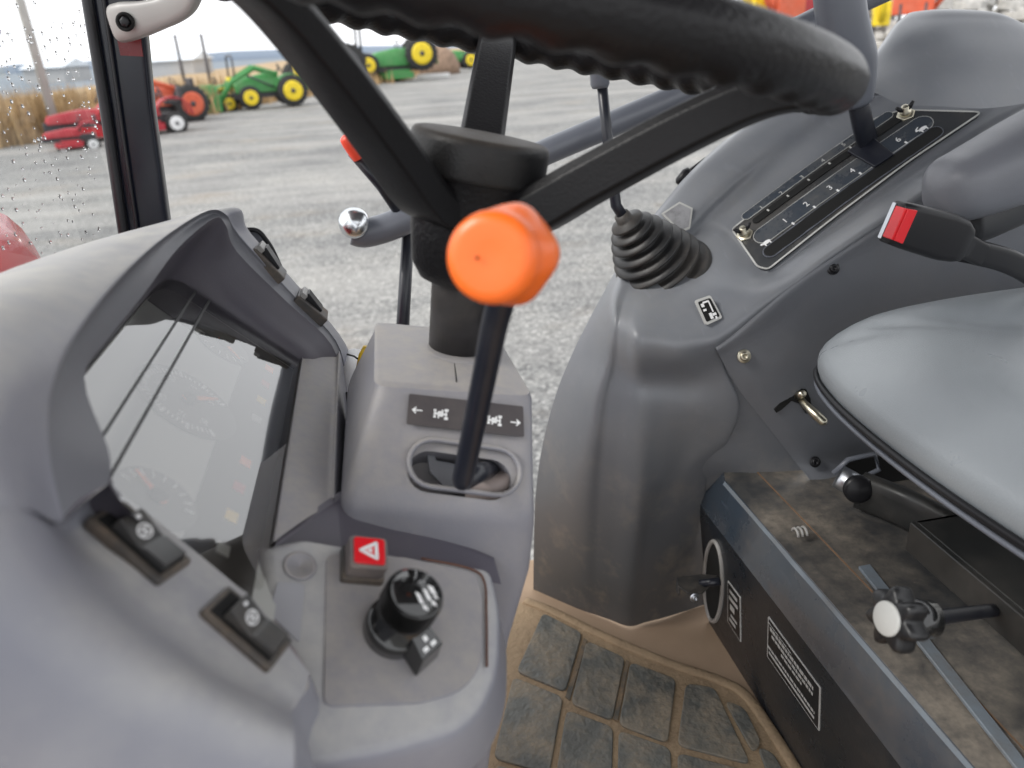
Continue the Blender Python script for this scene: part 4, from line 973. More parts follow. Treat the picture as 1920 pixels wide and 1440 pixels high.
tube(crl([e, Y(1890, 490, .585), Y(1960, 530, .60), Y(2060, 600, .62)], 5), 1, 14, sq=(.011, .0045, .5), upv=bs).build('stalk', MT['black'], bk)
# =================================================================== FLOOR AND MAT
MT['floor2'] = MT['floor']
fl = prism([V((-.6, -.3, ZF)), V((.5, -.3, ZF)), V((.5, .95, ZF)), V((.10, 1.0, ZF)), V((-.6, 1.0, ZF))], V((0, 0, 1)), .03).build('cab_floor', MT['floor'], None, bevel=.006)
tag(fl, kind='structure')
rf = thing('shading_roof', 'roof added above the cab, out of view, to shade the interior', 'roof', (.3, .45, 2.24))  # unseen roof slab, added to keep skylight off the cab interior
prism(fillet([V((-.42, -.28, 2.30)), V((1.15, -.28, 2.30)), V((1.15, 1.18, 2.30)), V((-.42, 1.18, 2.30))], .12), V((0, 0, 1)), .09).build('shading_roof_panel', MT['greyarm'], rf, bevel=.02)
FZ = Plane(V((0, .5, ZF)), V((.1, .5, ZF)), V((0, .6, ZF)))
mo = [FZ.hit(*p, .004) for p in ((985, 1128), (1030, 1140), (1130, 1190), (1250, 1240), (1345, 1270), (1400, 1300), (1450, 1370), (1500, 1450), (1580, 1620), (1300, 1800), (700, 1800), (700, 1300), (900, 1130))]
mt = thing('floor_mat', 'black rubber floor mat with raised rectangular pads, caked with tan dirt', 'floor mat', tuple(FZ.hit(1150, 1350)))
prism(mo, V((0, 0, 1)), .005).build('mat_base', MT['dirt'], mt, bevel=.003)
lip = crl([FZ.hit(*p, .0045) for p in ((985, 1126), (1035, 1146), (1130, 1192), (1250, 1242), (1345, 1274), (1398, 1304), (1450, 1376), (1500, 1455))], 6)
tube(lip, 1, 10, sq=(.0035, .007, .8), upv=V((0, 0, 1))).build('mat_lip', MT['dirt'], mt)
pads = [
 [(1018,1148),(1092,1186),(1060,1296),(968,1258)],
 [(1100,1200),(1172,1232),(1148,1350),(1070,1318)],
 [(1182,1240),(1268,1272),(1252,1392),(1160,1358)],
 [(1286,1280),(1340,1288),(1408,1432),(1270,1396)],
 [(962,1268),(1056,1306),(1030,1450),(925,1420)],
 [(1062,1330),(1150,1362),(1146,1520),(1036,1490)],
 [(1160,1368),(1258,1402),(1262,1545),(1156,1530)],
 [(1358,1312),(1396,1326),(1428,1392),(1412,1410)],
 [(1270,1410),(1406,1445),(1450,1560),(1275,1560)],
 [(1420,1398),(1450,1410),(1490,1480),(1455,1490)],
 [(930,1432),(1026,1462),(1010,1600),(890,1590)]]
for q in pads:
    cen = V((sum(p[0] for p in q)/4, sum(p[1] for p in q)/4, 0))
    pts = fillet([FZ.hit(p[0], p[1], .0072) for p in q], .010)
    prism(pts, V((0, 0, 1)), .007).build('raised_pad', MT['mat'], mt, bevel=.0015, seg=2)
MT['matmid'] = mat('mat_channel_rubber', (.09, .085, .07), .7, dust=.9, dcol=(.36, .23, .12), dscale=30, bump=.7, bscale=250, var=.3)
for q in ([(1095,1196),(1101,1200),(1068,1312),(1060,1306)], [(1174,1236),(1180,1240),(1158,1352),(1150,1348)]):
    prism([FZ.hit(*p, .0058) for p in q], V((0, 0, 1)), .003).build('channel', MT['matmid'], mt)
# =================================================================== PILLAR, HANDLE, WINDSCREEN, RAIL
pil = thing('cab_pillar', 'glossy black cab corner pillar with small red reflector patch', 'pillar', tuple(Y(275, 700, .78)))
def psec(py, xa, xb, y):
    a, b = Y(xa, py, y), Y(xb, py, y); d = (b-a); q = V((.0, .020, 0))
    return fillet([a, b, b+q, a+q], .006, 4)
loft([psec(640, 255, 345, .78), psec(440, 228, 318, .78), psec(200, 193, 285, .78), psec(0, 160, 266, .78), psec(-160, 136, 250, .78)]).build('pillar_body', MT['pillar'], pil)
pa = [Y(x, y, .777) for x, y in ((258, 640), (232, 440), (197, 200), (164, 0), (140, -160))]
tube(pa, .0048, 10).build('window_seal', MT['pillaredge'], pil)
pa = [Y(x, y, .776) for x, y in ((285, 640), (258, 440), (223, 200), (194, 0), (172, -160))]
tube(pa, .0016, 8).build('trim_edge', MT['pillaredge'], pil)
MT['reflector'] = mat('dull_red_patch', (.16, .012, .015), .3)
pp_ = [Y(218, 68, .7785), Y(262, 60, .7785), Y(268, 106, .7785), Y(226, 104, .7785)]
prism(pp_, V((0, -1, 0)), .002).build('reflector', MT['reflector'], pil)
P = crl([Y(218, 46, .765), Y(240, 40, .758), Y(275, 33, .750), (Y(315, 20, .742)), Y(345, 0, .735), Y(358, -30, .73), Y(362, -80, .73)], 6); K = len(P)
hd = tube(P, [.86, .97, 1]+[1]*3+[1-.25*min(1, i/10) for i in range(K-6)], 20, sq=(.0150, .0085, .6), upv=V((0, 0, 1))).build('grab_handle', MT['handle'], pil)
lathe([(.0075, 0), (.0075, .001), (.005, .0012), (.005, -.0005), (0, -.0005)], Y(235, 41, .7455), V((-.1, -1, .1)), 24).build('screw_recess', MT['void'], hd)
lathe([(.0042, 0), (.0042, .0018), (.003, .0024), (0, .0024)], Y(235, 41, .7450), V((-.1, -1, .1)), 6).build('screw', MT['black'], hd)
# windscreen
WX = -.232
ws = thing('windscreen', 'clear windscreen with water drops, left of the black pillar', 'windscreen', (WX, .45, 1.3))
ws_pts = [V((-.236, .785, 1.36)), V((-.236, .785, 1.80)), V((-.33, .05, 1.80)), V((-.33, .05, 1.36))]
WSP = Plane(ws_pts[0], ws_pts[1], ws_pts[3])
sheet(ws_pts, MT['glass'], 'glass_pane', ws, V((1, 0, 0)))
rnd = random.Random(5); m = M(); m2 = M()
for i in range(420):
    px = rnd.uniform(-60, 185); py = rnd.uniform(40, 560) if rnd.random() < .8 else rnd.uniform(-40, 150)
    c = WSP.hit(px, py); r = rnd.choice([.0005, .0007, .0010, .0013, .0017])
    if 150 < py < 300 and rnd.random() < .4: r *= 1.3
    n = V((1, 0, 0)); mm = m
    seg = 8; prof_ = [(1, .0), (.92, .35), (.6, .65), (.0, .78)]
    lathe([(r*a, r*b) for a, b in prof_], c+n*.0002, n, seg, mm)
tag(m.build('water_drops', MT['drop'], ws), kind='stuff')
# engine bonnet outside
bn_ = thing('tractor_hood', 'wet red engine hood of the tractor, seen through the windscreen at the left edge', 'hood', (-.7, .45, .9))
secs = []
for x, zt, hw in ((-.302, zr-.115, .325), (-.315, zr-.088, .345), (-.42, zr-.08, .355), (-.6, zr-.10, .36), (-.9, zr-.12, .35), (-1.4, zr-.2, .31)):
    s = []
    for i in range(17):
        t = PI*i/16; c, q = math.cos(t), math.sin(t)
        s.append(V((x, .45+hw*math.copysign(abs(c)**.45, c), zt-.16+.16*q**.55)))
    s += [V((x, .45-hw*1.0, zt-.5)), V((x, .45+hw*1.0, zt-.5))]
    secs.append(s)
loft(secs).build('hood_shell', MT['redpaint'], bn_)
# grey rail outside and its thin post
gr_ = thing('grab_rail', 'long grey tubular rail with round chrome end, running behind the steering wheel hub', 'rail', tuple(Y(700, 430, .95)))
P = crl([Y(662, 432, .93), Y(690, 436, .93), Y(760, 412, .93), Y(900, 340, .93), Y(1040, 278, .93), Y(1280, 175, .93), Y(1400, 105, .93), Y(1560, 25, .93), Y(1700, -40, .93)], 5)
tube(P, [.0175]*3+[.0175]*8+[.0155]*(len(P)-11), 20).build('rail_tube', MT['steelgrey'], gr_)
lathe([(.012, -.014), (.0165, -.01), (.0185, 0), (.0165, .008), (.010, .0125), (0, .014)], Y(664, 418, .915), (CAM-Y(664, 418, .915))+V((-.2, 0, .3)), 30).build('rail_end_knob', MT['chrome'], gr_)
tube([Y(766, 425, .94), Y(755, 615, .94), Y(740, 900, .94)], [.0075, .0085, .009], 14).build('rail_post', MT['rod'], gr_)
# =================================================================== OUTSIDE
def gmat():
    m = bpy.data.materials.new('gravel'); m.use_nodes = True; N = m.node_tree.nodes; L = m.node_tree.links; b = N['Principled BSDF']; b.inputs['Roughness'].default_value = .9
    tc = N.new('ShaderNodeTexCoord')
    def nz(s, d=5, vec=None, sc3=None):
        n = N.new('ShaderNodeTexNoise'); n.inputs['Scale'].default_value = s; n.inputs['Detail'].default_value = d; n.inputs['Roughness'].default_value = .65
        mp = N.new('ShaderNodeMapping'); L.new(tc.outputs['Object'], mp.inputs[0])
        if sc3: mp.inputs['Scale'].default_value = sc3; mp.inputs['Rotation'].default_value = (0, 0, math.radians(20))
        L.new(mp.outputs[0], n.inputs['Vector']); return n.outputs[0]
    def rmp(s, stops):
        r = N.new('ShaderNodeValToRGB'); e = r.color_ramp.elements
        e[0].position, e[0].color = stops[0][0], (*stops[0][1], 1); e[1].position, e[1].color = stops[-1][0], (*stops[-1][1], 1)
        for p, c in stops[1:-1]: q = e.new(p); q.color = (*c, 1)
        L.new(s, r.inputs[0]); return r.outputs[0]
    def mx(f, a, c, mode='MIX'):
        x = N.new('ShaderNodeMix'); x.data_type = 'RGBA'; x.blend_type = mode
        if hasattr(f, 'type'): L.new(f, x.inputs[0])
        else: x.inputs[0].default_value = f
        L.new(a, x.inputs[6]); L.new(c, x.inputs[7]); return x.outputs[2]
    vo = N.new('ShaderNodeTexVoronoi'); vo.inputs['Scale'].default_value = 48; L.new(tc.outputs['Object'], vo.inputs['Vector'])
    stone = rmp(vo.outputs['Color'], [(0, (.06, .06, .06)), (.35, (.16, .16, .158)), (.7, (.25, .25, .24)), (1, (.48, .47, .45))])
    big = rmp(nz(.6, 6), [(.3, (.62, .62, .64)), (.5, (.9, .9, .9)), (.7, (1.15, 1.12, 1.08))])
    streak = rmp(nz(.42, 5, sc3=(.22, 1.6, 1)), [(.45, (0, 0, 0)), (.62, (1, 1, 1))])
    col = mx(1, stone, big, 'MULTIPLY')
    lt = N.new('ShaderNodeRGB'); lt.outputs[0].default_value = (.42, .405, .38, 1)
    sm_ = N.new('ShaderNodeMath'); sm_.operation = 'MULTIPLY'; sm_.inputs[1].default_value = .40; L.new(streak, sm_.inputs[0])
    col = mx(sm_.outputs[0], col, lt.outputs[0])
    br = N.new('ShaderNodeRGB'); br.outputs[0].default_value = (.25, .20, .145, 1)
    f2 = rmp(nz(.9, 5, sc3=(.6, 1, 1)), [(.56, (0, 0, 0)), (.72, (.45, .45, .45))])
    col = mx(f2, col, br.outputs[0])
    L.new(col, b.inputs['Base Color'])
    bp = N.new('ShaderNodeBump'); bp.inputs['Strength'].default_value = .8; bp.inputs['Distance'].default_value = .012; L.new(vo.outputs['Distance'], bp.inputs['Height']); L.new(bp.outputs[0], b.inputs['Normal'])
    return m
gm = gmat()
m = M(); G = 60
vs = [V((-900+1800*i/G, -100+1600*j/G, 0)) for i in range(G+1) for j in range(G+1)]
m.add(vs, [[i*(G+1)+j, (i+1)*(G+1)+j, (i+1)*(G+1)+j+1, i*(G+1)+j+1] for i in range(G) for j in range(G)])
tag(m.build('ground', gm), kind='structure')
# dry grass field beyond the yard, along the line of parked machines
L0, L1, L2 = Z(-900, 420, 0), Z(60, 282, 0), Z(420, 212, 0); L3, L4 = Z(700, 165, 0), Z(900, 122, 0)
fm = mat('dry_field', (.36, .25, .13), .95, dust=.8, dcol=(.24, .17, .10), dscale=.35, var=.3)
far = [Z(-900, 260, 0), Z(-60, 196, 0), Z(200, 158, 0), Z(560, 110, 0), Z(900, 87.5, 0)]
m = M(); near_ = [L0, L1, L2, L3, L4]; near_ = [p+V((0, 2.6, .02)) for p in near_]
m.add([*near_, *[V((p.x, p.y, .03)) for p in far]], [[i, i+1, i+6, i+5] for i in range(4)])
tag(m.build('field', fm), kind='structure')
# far low land, hazy blue-grey towards the horizon
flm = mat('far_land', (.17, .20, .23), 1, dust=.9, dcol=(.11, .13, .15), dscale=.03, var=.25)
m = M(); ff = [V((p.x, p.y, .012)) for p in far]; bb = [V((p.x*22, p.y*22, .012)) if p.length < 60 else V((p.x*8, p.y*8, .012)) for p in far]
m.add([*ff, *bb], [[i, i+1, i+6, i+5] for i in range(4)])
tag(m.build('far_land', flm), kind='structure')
# tall dry grass
rnd = random.Random(11); m = M()
def tuft(c, h):
    for k in range(9):
        a = rnd.uniform(0, PI); d = V((math.cos(a), math.sin(a), 0))*rnd.uniform(.02, .06); b = c+V((rnd.uniform(-.25, .25), rnd.uniform(-.2, .2), 0)); t = V((rnd.uniform(-.2, .2), rnd.uniform(-.2, .2), h*rnd.uniform(.6, 1.1)))
        m.add([b-d, b+d, b+t], [[0, 1, 2]])
for i in range(2600):
    s = rnd.random(); k = int(s*3.999); f = s*4-k; p = near_[k]*(1-f)+near_[k+1]*f
    q = p+V((rnd.uniform(-1, 1), rnd.uniform(.5, 5.5), 0)); 
    if rnd.random() < .45: q = (near_[0]*(1-rnd.random()*.0)+V((0, 0, 0))); t = rnd.random(); q = near_[0]*(1-t)+near_[1]*t+V((0, rnd.uniform(0, 4), 0))
    tuft(V((q.x, q.y, 0)), rnd.uniform(.5, 1.25) if q.x < near_[2].x else rnd.uniform(.3, .8))
dgm = mat('dry_grass', (.42, .29, .15), .9, var=.35)
tag(m.build('dry_grass', dgm), 'tall dry tan grass along the far edge of the yard', 'grass', kind='stuff')
# hills
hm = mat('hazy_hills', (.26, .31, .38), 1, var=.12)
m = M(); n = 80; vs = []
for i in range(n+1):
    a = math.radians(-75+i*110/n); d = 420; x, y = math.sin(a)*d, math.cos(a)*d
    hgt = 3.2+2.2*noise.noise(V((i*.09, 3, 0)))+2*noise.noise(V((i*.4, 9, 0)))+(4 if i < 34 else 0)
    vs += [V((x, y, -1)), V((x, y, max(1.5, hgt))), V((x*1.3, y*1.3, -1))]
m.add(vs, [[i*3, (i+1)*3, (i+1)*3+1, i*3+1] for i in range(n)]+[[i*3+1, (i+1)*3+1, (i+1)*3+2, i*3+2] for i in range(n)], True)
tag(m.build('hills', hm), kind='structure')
# pale sheds far off
MT['shed'] = mat('pale_shed', (.62, .66, .70), .7); MT['shedwall'] = mat('shed_wall', (.40, .40, .40), .8)
for i, (px, py, w_, lab) in enumerate(((118, 172, 5, 'low pale greenhouse in front of the hills, right of the utility pole'), (335, 146, 7, 'small pale shed on the skyline right of the pillar'))):
    c = Z(px, py, 0); s = 110/c.length; c = V((c.x*s, c.y*s, 0))
    sh = thing('shed', lab, 'shed', tuple(c))
    d = V((math.cos(.3), -math.sin(.3), 0)); q = V((-d.y, d.x, 0)); hw = w_/2
    m = M(); boxm(c+V((0, 0, .8)), d*hw, q*2.5, V((0, 0, .8)), m); m.build('wall', MT['shedwall'], sh)
    m = M(); vs = []
    for sx in (-1, 1):
        vs += [c+d*sx*(hw+.3)-q*2.8+V((0, 0, 1.6)), c+d*sx*(hw+.3)+V((0, 0, 2.5)), c+d*sx*(hw+.3)+q*2.8+V((0, 0, 1.6))]
    m.add(vs, [[0, 1, 4, 3], [1, 2, 5, 4], [0, 2, 1], [3, 4, 5], [0, 3, 5, 2]]); m.build('roof', MT['shed'], sh)
# utility poles
def pole(px, py, h, r, lab, mt):
    c = Z(px, py, 0); t = thing('utility_pole', lab, 'pole', tuple(c))
    lathe([(r, 0), (r*.72, h)], c, V((0, 0, 1)), 12).build('pole_shaft', mt, t)
    boxm(c+V((0, 0, h-.5)), V((1, 0, 0)), V((0, .05, 0)), V((0, 0, .06))).build('crossarm', mt, t)
MT['wood'] = mat('weathered_wood', (.55, .54, .51), .9); MT['darkpost'] = mat('dark_post', (.10, .10, .11), .8)
pole(112, 262, 9, .11, 'tall weathered grey utility pole beside the red mowers', MT['wood'])
c = Z(352, 178, 0); 
for (px, py, h, lab) in ((350, 172, 2.9, 'thin dark post behind the orange tractor, left of two'), (398, 172, 2.8, 'thin dark post between the orange tractor and the green mower, right of two')):
    c = Z(px, py, 0); tag(lathe([(.10, 0), (.08, h)], c, V((0, 0, 1)), 8).build('post', MT['darkpost']), lab, 'post')
# --- machines
MT['green'] = mat('green_paint', (.045, .25, .06), .45, dust=.3, dcol=(.2, .2, .15), dscale=3); MT['yel'] = mat('yellow_paint', (.80, .60, .02), .4); MT['tyre'] = mat('tyre_rubber', (.03, .03, .03), .8)
MT['orangepaint'] = mat('orange_paint', (.62, .10, .04), .5, dust=.3, dcol=(.25, .2, .15), dscale=3); MT['redm'] = mat('bright_red_paint', (.40, .022, .035), .5, dust=.3, dcol=(.2, .15, .12), dscale=3); MT['whiterim'] = mat('white_rim', (.7, .7, .7), .5); MT['dk'] = mat('dark_steel', (.05, .05, .055), .5)
MT['tan'] = mat('brown_tarp', (.25, .17, .12), .9, var=.3); MT['rubble'] = mat('rubble_concrete', (.42, .41, .39), .9, var=.3, dust=.4, dcol=(.3, .26, .2), dscale=1.5)
def frame(c, ang):
    a = math.radians(ang); f = V((math.cos(a), math.sin(a), 0)); s = V((-f.y, f.x, 0)); u_ = V((0, 0, 1))
    return lambda x, y, z: c+f*x+s*y+u_*z, f, s
def wheel(P, f, s, x, y, r, w, rimm, par):
    c = P(x, y, r); wv = s*w/2; m = M()
    o = tube_wheel(c, s, r, w)
    t = o.build('wheel', MT['tyre'], par)
    lathe([(r*.50, -w*.53), (r*.66, -w*.52), (r*.66, w*.52), (r*.50, w*.53)], c, s, 20).build('rim', rimm, t)
    lathe([(r*.16, -w*.60), (r*.16, w*.60)], c, s, 10).build('hub', MT['dk'], t)
def tube_wheel(c, ax, r, w):
    m = M(); lathe([(r*.62, -w*.5), (r*.88, -w*.5), (r, -w*.36), (r, w*.36), (r*.88, w*.5), (r*.62, w*.5)], c, ax, 26, m)
    a = ax.orthogonal().normalized(); b = ax.cross(a)
    for i in range(18):
        t = 2*PI*i/18; d = a*math.cos(t)+b*math.sin(t); e = ax.cross(d)
        boxm(c+d*r*1.01, d*r*.035, e*r*.05, ax*w*.45, m)
    return m
def tractor(name, lab, cat, c, ang, body, rimm, R=.42, r_=.27, wb=1.5, tr=.95, loader=None, rops=True, hoodm=None, deck=None, scale=1, group=None):
    t = thing(name, lab, cat, tuple(c), group); P, f, s = frame(c, ang); u_ = V((0, 0, 1)); S = scale
    p = lambda x, y, z: P(x*S, y*S, z*S)
    hoodm = hoodm or body
    secs = []
    for x, zt, hw in ((.35, .98, .27), (.75, 1.0, .27), (1.25, .92, .25), (1.55, .86, .22), (1.62, .74, .19)):
        zt = zt*(.78 if deck and scale < 1 else 1); secs.append([p(x, -hw, .48), p(x, -hw, zt-.10), p(x, -hw*.75, zt), p(x, hw*.75, zt), p(x, hw, zt-.10), p(x, hw, .48)])
    loft(secs, smooth=False).build('hood', hoodm, t, bevel=.02)
    m = M(); boxm(p(.75, 0, .42), f*.95*S, s*.16*S, u_*.10*S, m); m.build('chassis', MT['dk'], t)
    m = M(); secs = []
    for sy in (-1, 1):
        pr_ = [p(-.48*math.cos(q)-.02, sy*(tr/2), .46+.48*math.sin(q)) for q in [PI*k/10 for k in range(0, 10)]]
        qr_ = [a+s*(-sy)*.26*S for a in pr_]
        k = len(pr_); m.add(pr_+qr_, [[i, i+1, k+i+1, k+i] for i in range(k-1)])
    m.build('fender', body, t, solid=.03)
    m = M(); boxm(p(-.08, 0, .80), f*.22*S, s*.22*S, u_*.05*S, m); boxm(p(-.30, 0, 1.0), f*.05*S, s*.20*S, u_*.20*S, m); m.build('seat', MT['yel'] if body == MT['green'] else MT['dk'], t, bevel=.02)
    tube([p(.38, 0, .9), p(.25, 0, 1.12)], .025*S, 8).build('steering_post', MT['dk'], t)
    sw_ = [p(.22+.05*math.cos(q), .16*math.sin(q), 1.13+.12*math.cos(q)*.9) for q in [2*PI*i/16 for i in range(16)]]
    tube(sw_, .018*S, 6, closed=True).build('steering_ring', MT['dk'], t)
    if rops:
        tube([p(-.42, -.36, .7), p(-.46, -.36, 1.85), p(-.46, -.28, 1.95), p(-.46, .28, 1.95), p(-.46, .36, 1.85), p(-.42, .36, .7)], .035*S, 8).build('roll_bar', MT['dk'], t)
    for sy in (-1, 1):
        wheel(p, f, s, 0, sy*tr/2, R*S, .28*S, rimm, t)
        wheel(p, f, s, wb, sy*(tr/2-.06), r_*S, .20*S, rimm, t)
    # wheel positions are given in scaled units through p
    if loader:
        for sy in (-1, 1):
            P_ = [p(.35, sy*.40, .95), p(1.0, sy*.40, 1.18), p(1.75, sy*.40, .80), p(2.15, sy*.40, .28)]
            tube(P_, 1, 8, sq=(.075*S, .035*S, .5), upv=u_).build('loader_arm', loader, t)
            tube([p(.5, sy*.40, .6), p(1.25, sy*.40, .98)], .03*S, 8).build('loader_cylinder', MT['dk'], t)
        sec_ = [(2.12, .50), (2.12, .10), (2.22, .03), (2.62, .03), (2.62, .06), (2.25, .08), (2.18, .16), (2.20, .50)]
        a = [p(x, -.62, z) for x, z in sec_]; b = [p(x, .62, z) for x, z in sec_]; k = len(a)
        m = M(); m.add(a+b, [list(range(k)), list(range(2*k-1, k-1, -1))]+[[i, i+k, (i+1) % k+k, (i+1) % k] for i in range(k)])
        prism([p(2.12, -.63, .5), p(2.12, -.63, .05), p(2.6, -.63, .05), p(2.25, -.63, .5)], -s, .02, m); prism([p(2.12, .63, .5), p(2.12, .63, .05), p(2.6, .63, .05), p(2.25, .63, .5)], s, .02, m)
        m.build('bucket', loader, t)
    if deck:
        m = M(); secs = [[p(x, y*1.0, z) for x, y in ((.35, -.62), (1.15, -.62), (1.3, -.3), (1.3, .3), (1.15, .62), (.35, .62), (.25, .3), (.25, -.3))] for z in (.10, .28)]
        loft(secs, m, smooth=False); loft([[p(.75+a*.35, b*.45, z) for a, b in ((-1, -1), (1, -1), (1, 1), (-1, 1))] for z in (.28, .36)], m, smooth=False)
        m.build('mower_deck', deck, t, bevel=.02)
    return t
Gp = lambda px, py: Z(px, py, 0)
tractor('loader_tractor', 'green and yellow compact tractor with its green front bucket lowered, facing left', 'tractor', Gp(548, 199), 194, MT['green'], MT['yel'], R=.44, r_=.33, wb=1.25, loader=MT['green'], rops=False, scale=1.08)
tractor('riding_mower', 'small green mower with yellow wheels and tall roll bar, left of the loader tractor', 'mower', Gp(425, 208), 205, MT['green'], MT['yel'], R=.33, r_=.25, wb=1.0, tr=.9, scale=.85)
tractor('orange_tractor', 'orange tractor with large orange-rimmed rear wheels, partly behind the pillar', 'tractor', Gp(352, 226), 215, MT['orangepaint'], MT['orangepaint'], R=.52, r_=.30, wb=1.3, scale=.95, rops=False, loader=MT['orangepaint'])
tractor('red_lawn_tractor', 'red lawn tractor with white wheels, just right of the black pillar', 'mower', Gp(330, 246), 200, MT['redm'], MT['whiterim'], R=.30, r_=.22, wb=1.15, tr=.85, scale=.85, rops=False, deck=MT['redm'])
tractor('red_riding_mower', 'bright red riding mower with red deck at the far left of the parked row', 'mower', Gp(175, 276), 200, MT['redm'], MT['whiterim'], R=.27, r_=.2, wb=1.05, tr=.85, scale=.55, rops=False, deck=MT['redm'])
tractor('red_riding_mower', 'dark red riding mower directly left of the black pillar, behind the bright red one', 'mower', Gp(225, 258), 205, MT['redm'], MT['whiterim'], R=.32, r_=.22, wb=1.1, tr=.85, scale=.9, rops=False, deck=MT['redpaint'])
tractor('green_tractor', 'green tractor with yellow wheel and wide green mowing deck, left of the upright wheel spoke', 'tractor', Gp(790, 150), 185, MT['green'], MT['yel'], R=.50, r_=.34, wb=1.7, scale=1.6, rops=True, deck=MT['green'])
tractor('green_tractor', 'green tractor with yellow wheels farthest down the row, beside the upright wheel spoke', 'tractor', Gp(878, 133), 190, MT['green'], MT['yel'], R=.42, r_=.3, wb=1.5, scale=1.25, rops=False)
tractor('dark_tractor', 'dark grey tractor with roll bar standing left of the green mowing deck tractor', 'tractor', Gp(655, 168), 190, MT['dk'], MT['dk'], R=.5, r_=.34, wb=1.5, scale=1.5, rops=True, hoodm=MT['dk'])
tractor('orange_mower', 'orange mower parked between the dark tractor and the green one', 'mower', Gp(735, 152), 190, MT['orangepaint'], MT['dk'], R=.35, r_=.26, wb=1.2, scale=1.0, rops=True)
c = Gp(828, 140)
m = M(); rnd = random.Random(4)
secs = []
for z, r in ((0, 1.25), (.5, 1.2), (1.1, .9), (1.6, .35)):
    secs.append([c+V((math.cos(q)*r*(1+.15*rnd.uniform(-1, 1)), .3+math.sin(q)*r*.7, z)) for q in [2*PI*i/14 for i in range(14)]])
tag(loft(secs).build('brush_pile', MT['tan']), 'brown brush pile between the two green tractors', 'brush pile')
boxm(Gp(812, 146)+V((0, -.2, .12)), V((.9, .1, 0)), V((0, .12, 0)), V((0, 0, .10))).build('concrete_block', MT['whiterim'])
tag(bpy.data.objects['concrete_block'], 'low white block on the gravel right of the yellow tractor wheel', 'block')
# red tip of a thin lever seen past the left spoke
mk = thing('red_tipped_lever', 'thin lever with small red tip, just peeking out beside the left wheel spoke', 'lever', tuple(Y(770, 430, .93)))
tube([Y(770, 432, .93), Y(715, 350, .92), Y(660, 285, .91)], .006, 10).build('lever_rod', MT['rod'], mk)
MT['marker'] = mat('marker_red', (.85, .08, .04), .4)
tube(crl([Y(674, 296, .909), Y(666, 284, .908), Y(651, 262, .906), Y(645, 254, .905)], 4), [.008, .008, .008, .0085, .0085, .0085, .0085, .0085, .008, .0075, .007, .006, .003], 16).build('lever_tip', MT['marker'], mk)
# rubble bank and implements, top right
rnd = random.Random(9)
rb = M()
for i in range(900):
    px = rnd.uniform(1380, 2300); d = rnd.uniform(24, 36); a = ray(px, 60); k = d/a.y; c = V((a.x*k, d, rnd.uniform(.0, 1)*min(1, (d-23.5)/9)*3.6))
    s_ = rnd.uniform(.12, .60); M0 = Matrix.Rotation(rnd.uniform(0, 6), 3, 'Z') @ Matrix.Rotation(rnd.uniform(-.4, .4), 3, 'X')
    boxm(c, M0 @ V((s_, 0, 0)), M0 @ V((0, s_*.8, 0)), M0 @ V((0, 0, s_*.3)), rb)
tag(rb.build('rubble', MT['rubble'], bevel=.03), 'bank of broken grey concrete and timber at the top right, beyond the console', 'rubble', kind='stuff')
def implement(px, py, d, mt, lab, ang, w=1.2):
    a = ray(px, py); k = d/a.y; c = V((a.x*k, d, 0)); zc = CAM.z+a.z*k
    t = thing('farm_implement', lab, 'implement', tuple(c)); P, f, s = frame(c, ang)
    m = M(); boxm(P(0, 0, zc), f*w*.5, s*.25, V((0, 0, .35)), m); boxm(P(w*.3, 0, zc+.35), f*.2, s*.2, V((0, 0, .3)), m); m.build('main_body', mt, t, bevel=.05)
    tube([P(-w*.5, 0, zc-.2), P(-w*.9, 0, zc+.5), P(-w*.6, 0, zc+.9)], .10, 8).build('arm', mt, t)
    tube([P(-w*.3, .2, .0), P(-w*.3, .2, zc)], .07, 8).build('leg', MT['dk'], t); tube([P(w*.3, .2, .0), P(w*.3, .2, zc)], .07, 8).build('leg', MT['dk'], t)
implement(1425, 12, 25, MT['yel'], 'yellow farm implement at the top edge, leftmost beyond the wheel rim', 10, .8)
implement(1475, 14, 24.5, MT['orangepaint'], 'orange farm implement at the top edge beyond the wheel rim', 20)
implement(1525, 10, 25, MT['redm'], 'red farm implement at the top edge left of the gear lever grip', 0, .9)
implement(1652, 26, 24, MT['yel'], 'yellow implement right of the gear lever grip', 60, .9)
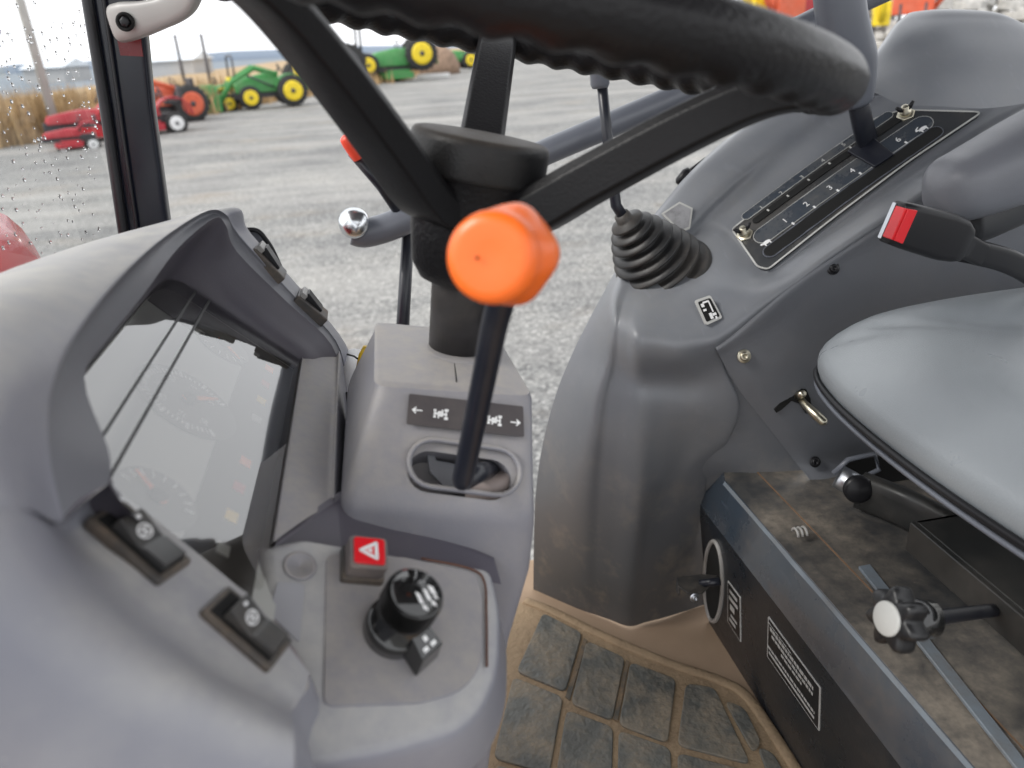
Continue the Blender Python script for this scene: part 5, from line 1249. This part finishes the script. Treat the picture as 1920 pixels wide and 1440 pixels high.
implement(1712, 6, 26, MT['orangepaint'], 'orange-red implement at the top edge above the console screen', 150, 1.3)
# =================================================================== CAMERA, SKY, SUN
cd = bpy.data.cameras.new('camera'); cam = bpy.data.objects.new('camera', cd); COL.objects.link(cam); sc.camera = cam
cd.sensor_width = 36; cd.lens = 36*F/1920; cd.clip_start = .01; cd.clip_end = 5000
cam.matrix_world = Matrix(((RT.x, UP.x, -FW.x, CAM.x), (RT.y, UP.y, -FW.y, CAM.y), (RT.z, UP.z, -FW.z, CAM.z), (0, 0, 0, 1)))
cd.dof.use_dof = True; cd.dof.focus_distance = .72; cd.dof.aperture_fstop = 6.5
w = bpy.data.worlds.new('World'); sc.world = w; w.use_nodes = True; N = w.node_tree.nodes; L = w.node_tree.links
bg = N['Background']; sky = N.new('ShaderNodeTexSky'); sky.sky_type = 'NISHITA'; sky.sun_disc = False
SE, SR = math.radians(42), math.radians(264)
sky.sun_elevation = SE; sky.sun_rotation = SR; sky.air_density = 1; sky.dust_density = 4
hs = N.new('ShaderNodeHueSaturation'); hs.inputs['Saturation'].default_value = .12; L.new(sky.outputs[0], hs.inputs['Color'])
mx = N.new('ShaderNodeMix'); mx.data_type = 'RGBA'; mx.inputs[0].default_value = .72; L.new(hs.outputs[0], mx.inputs[6]); mx.inputs[7].default_value = (18.0, 18.3, 18.8, 1)
L.new(mx.outputs[2], bg.inputs[0]); bg.inputs[1].default_value = .118
sd = bpy.data.lights.new('sun', 'SUN'); so = bpy.data.objects.new('sun', sd); COL.objects.link(so); sd.energy = 2.2; sd.angle = math.radians(16); sd.color = (1, .97, .92)
dr = V((math.sin(SR)*math.cos(SE), math.cos(SR)*math.cos(SE), math.sin(SE)))
so.rotation_euler = dr.to_track_quat('Z', 'Y').to_euler(); so.location = (0, 0, 6)
sc.view_settings.view_transform = 'Standard'; sc.view_settings.look = 'None'; sc.view_settings.exposure = 0; sc.view_settings.gamma = 1
sc.cycles.use_denoising = True
sc.cycles.max_bounces = 8; sc.cycles.transparent_max_bounces = 12
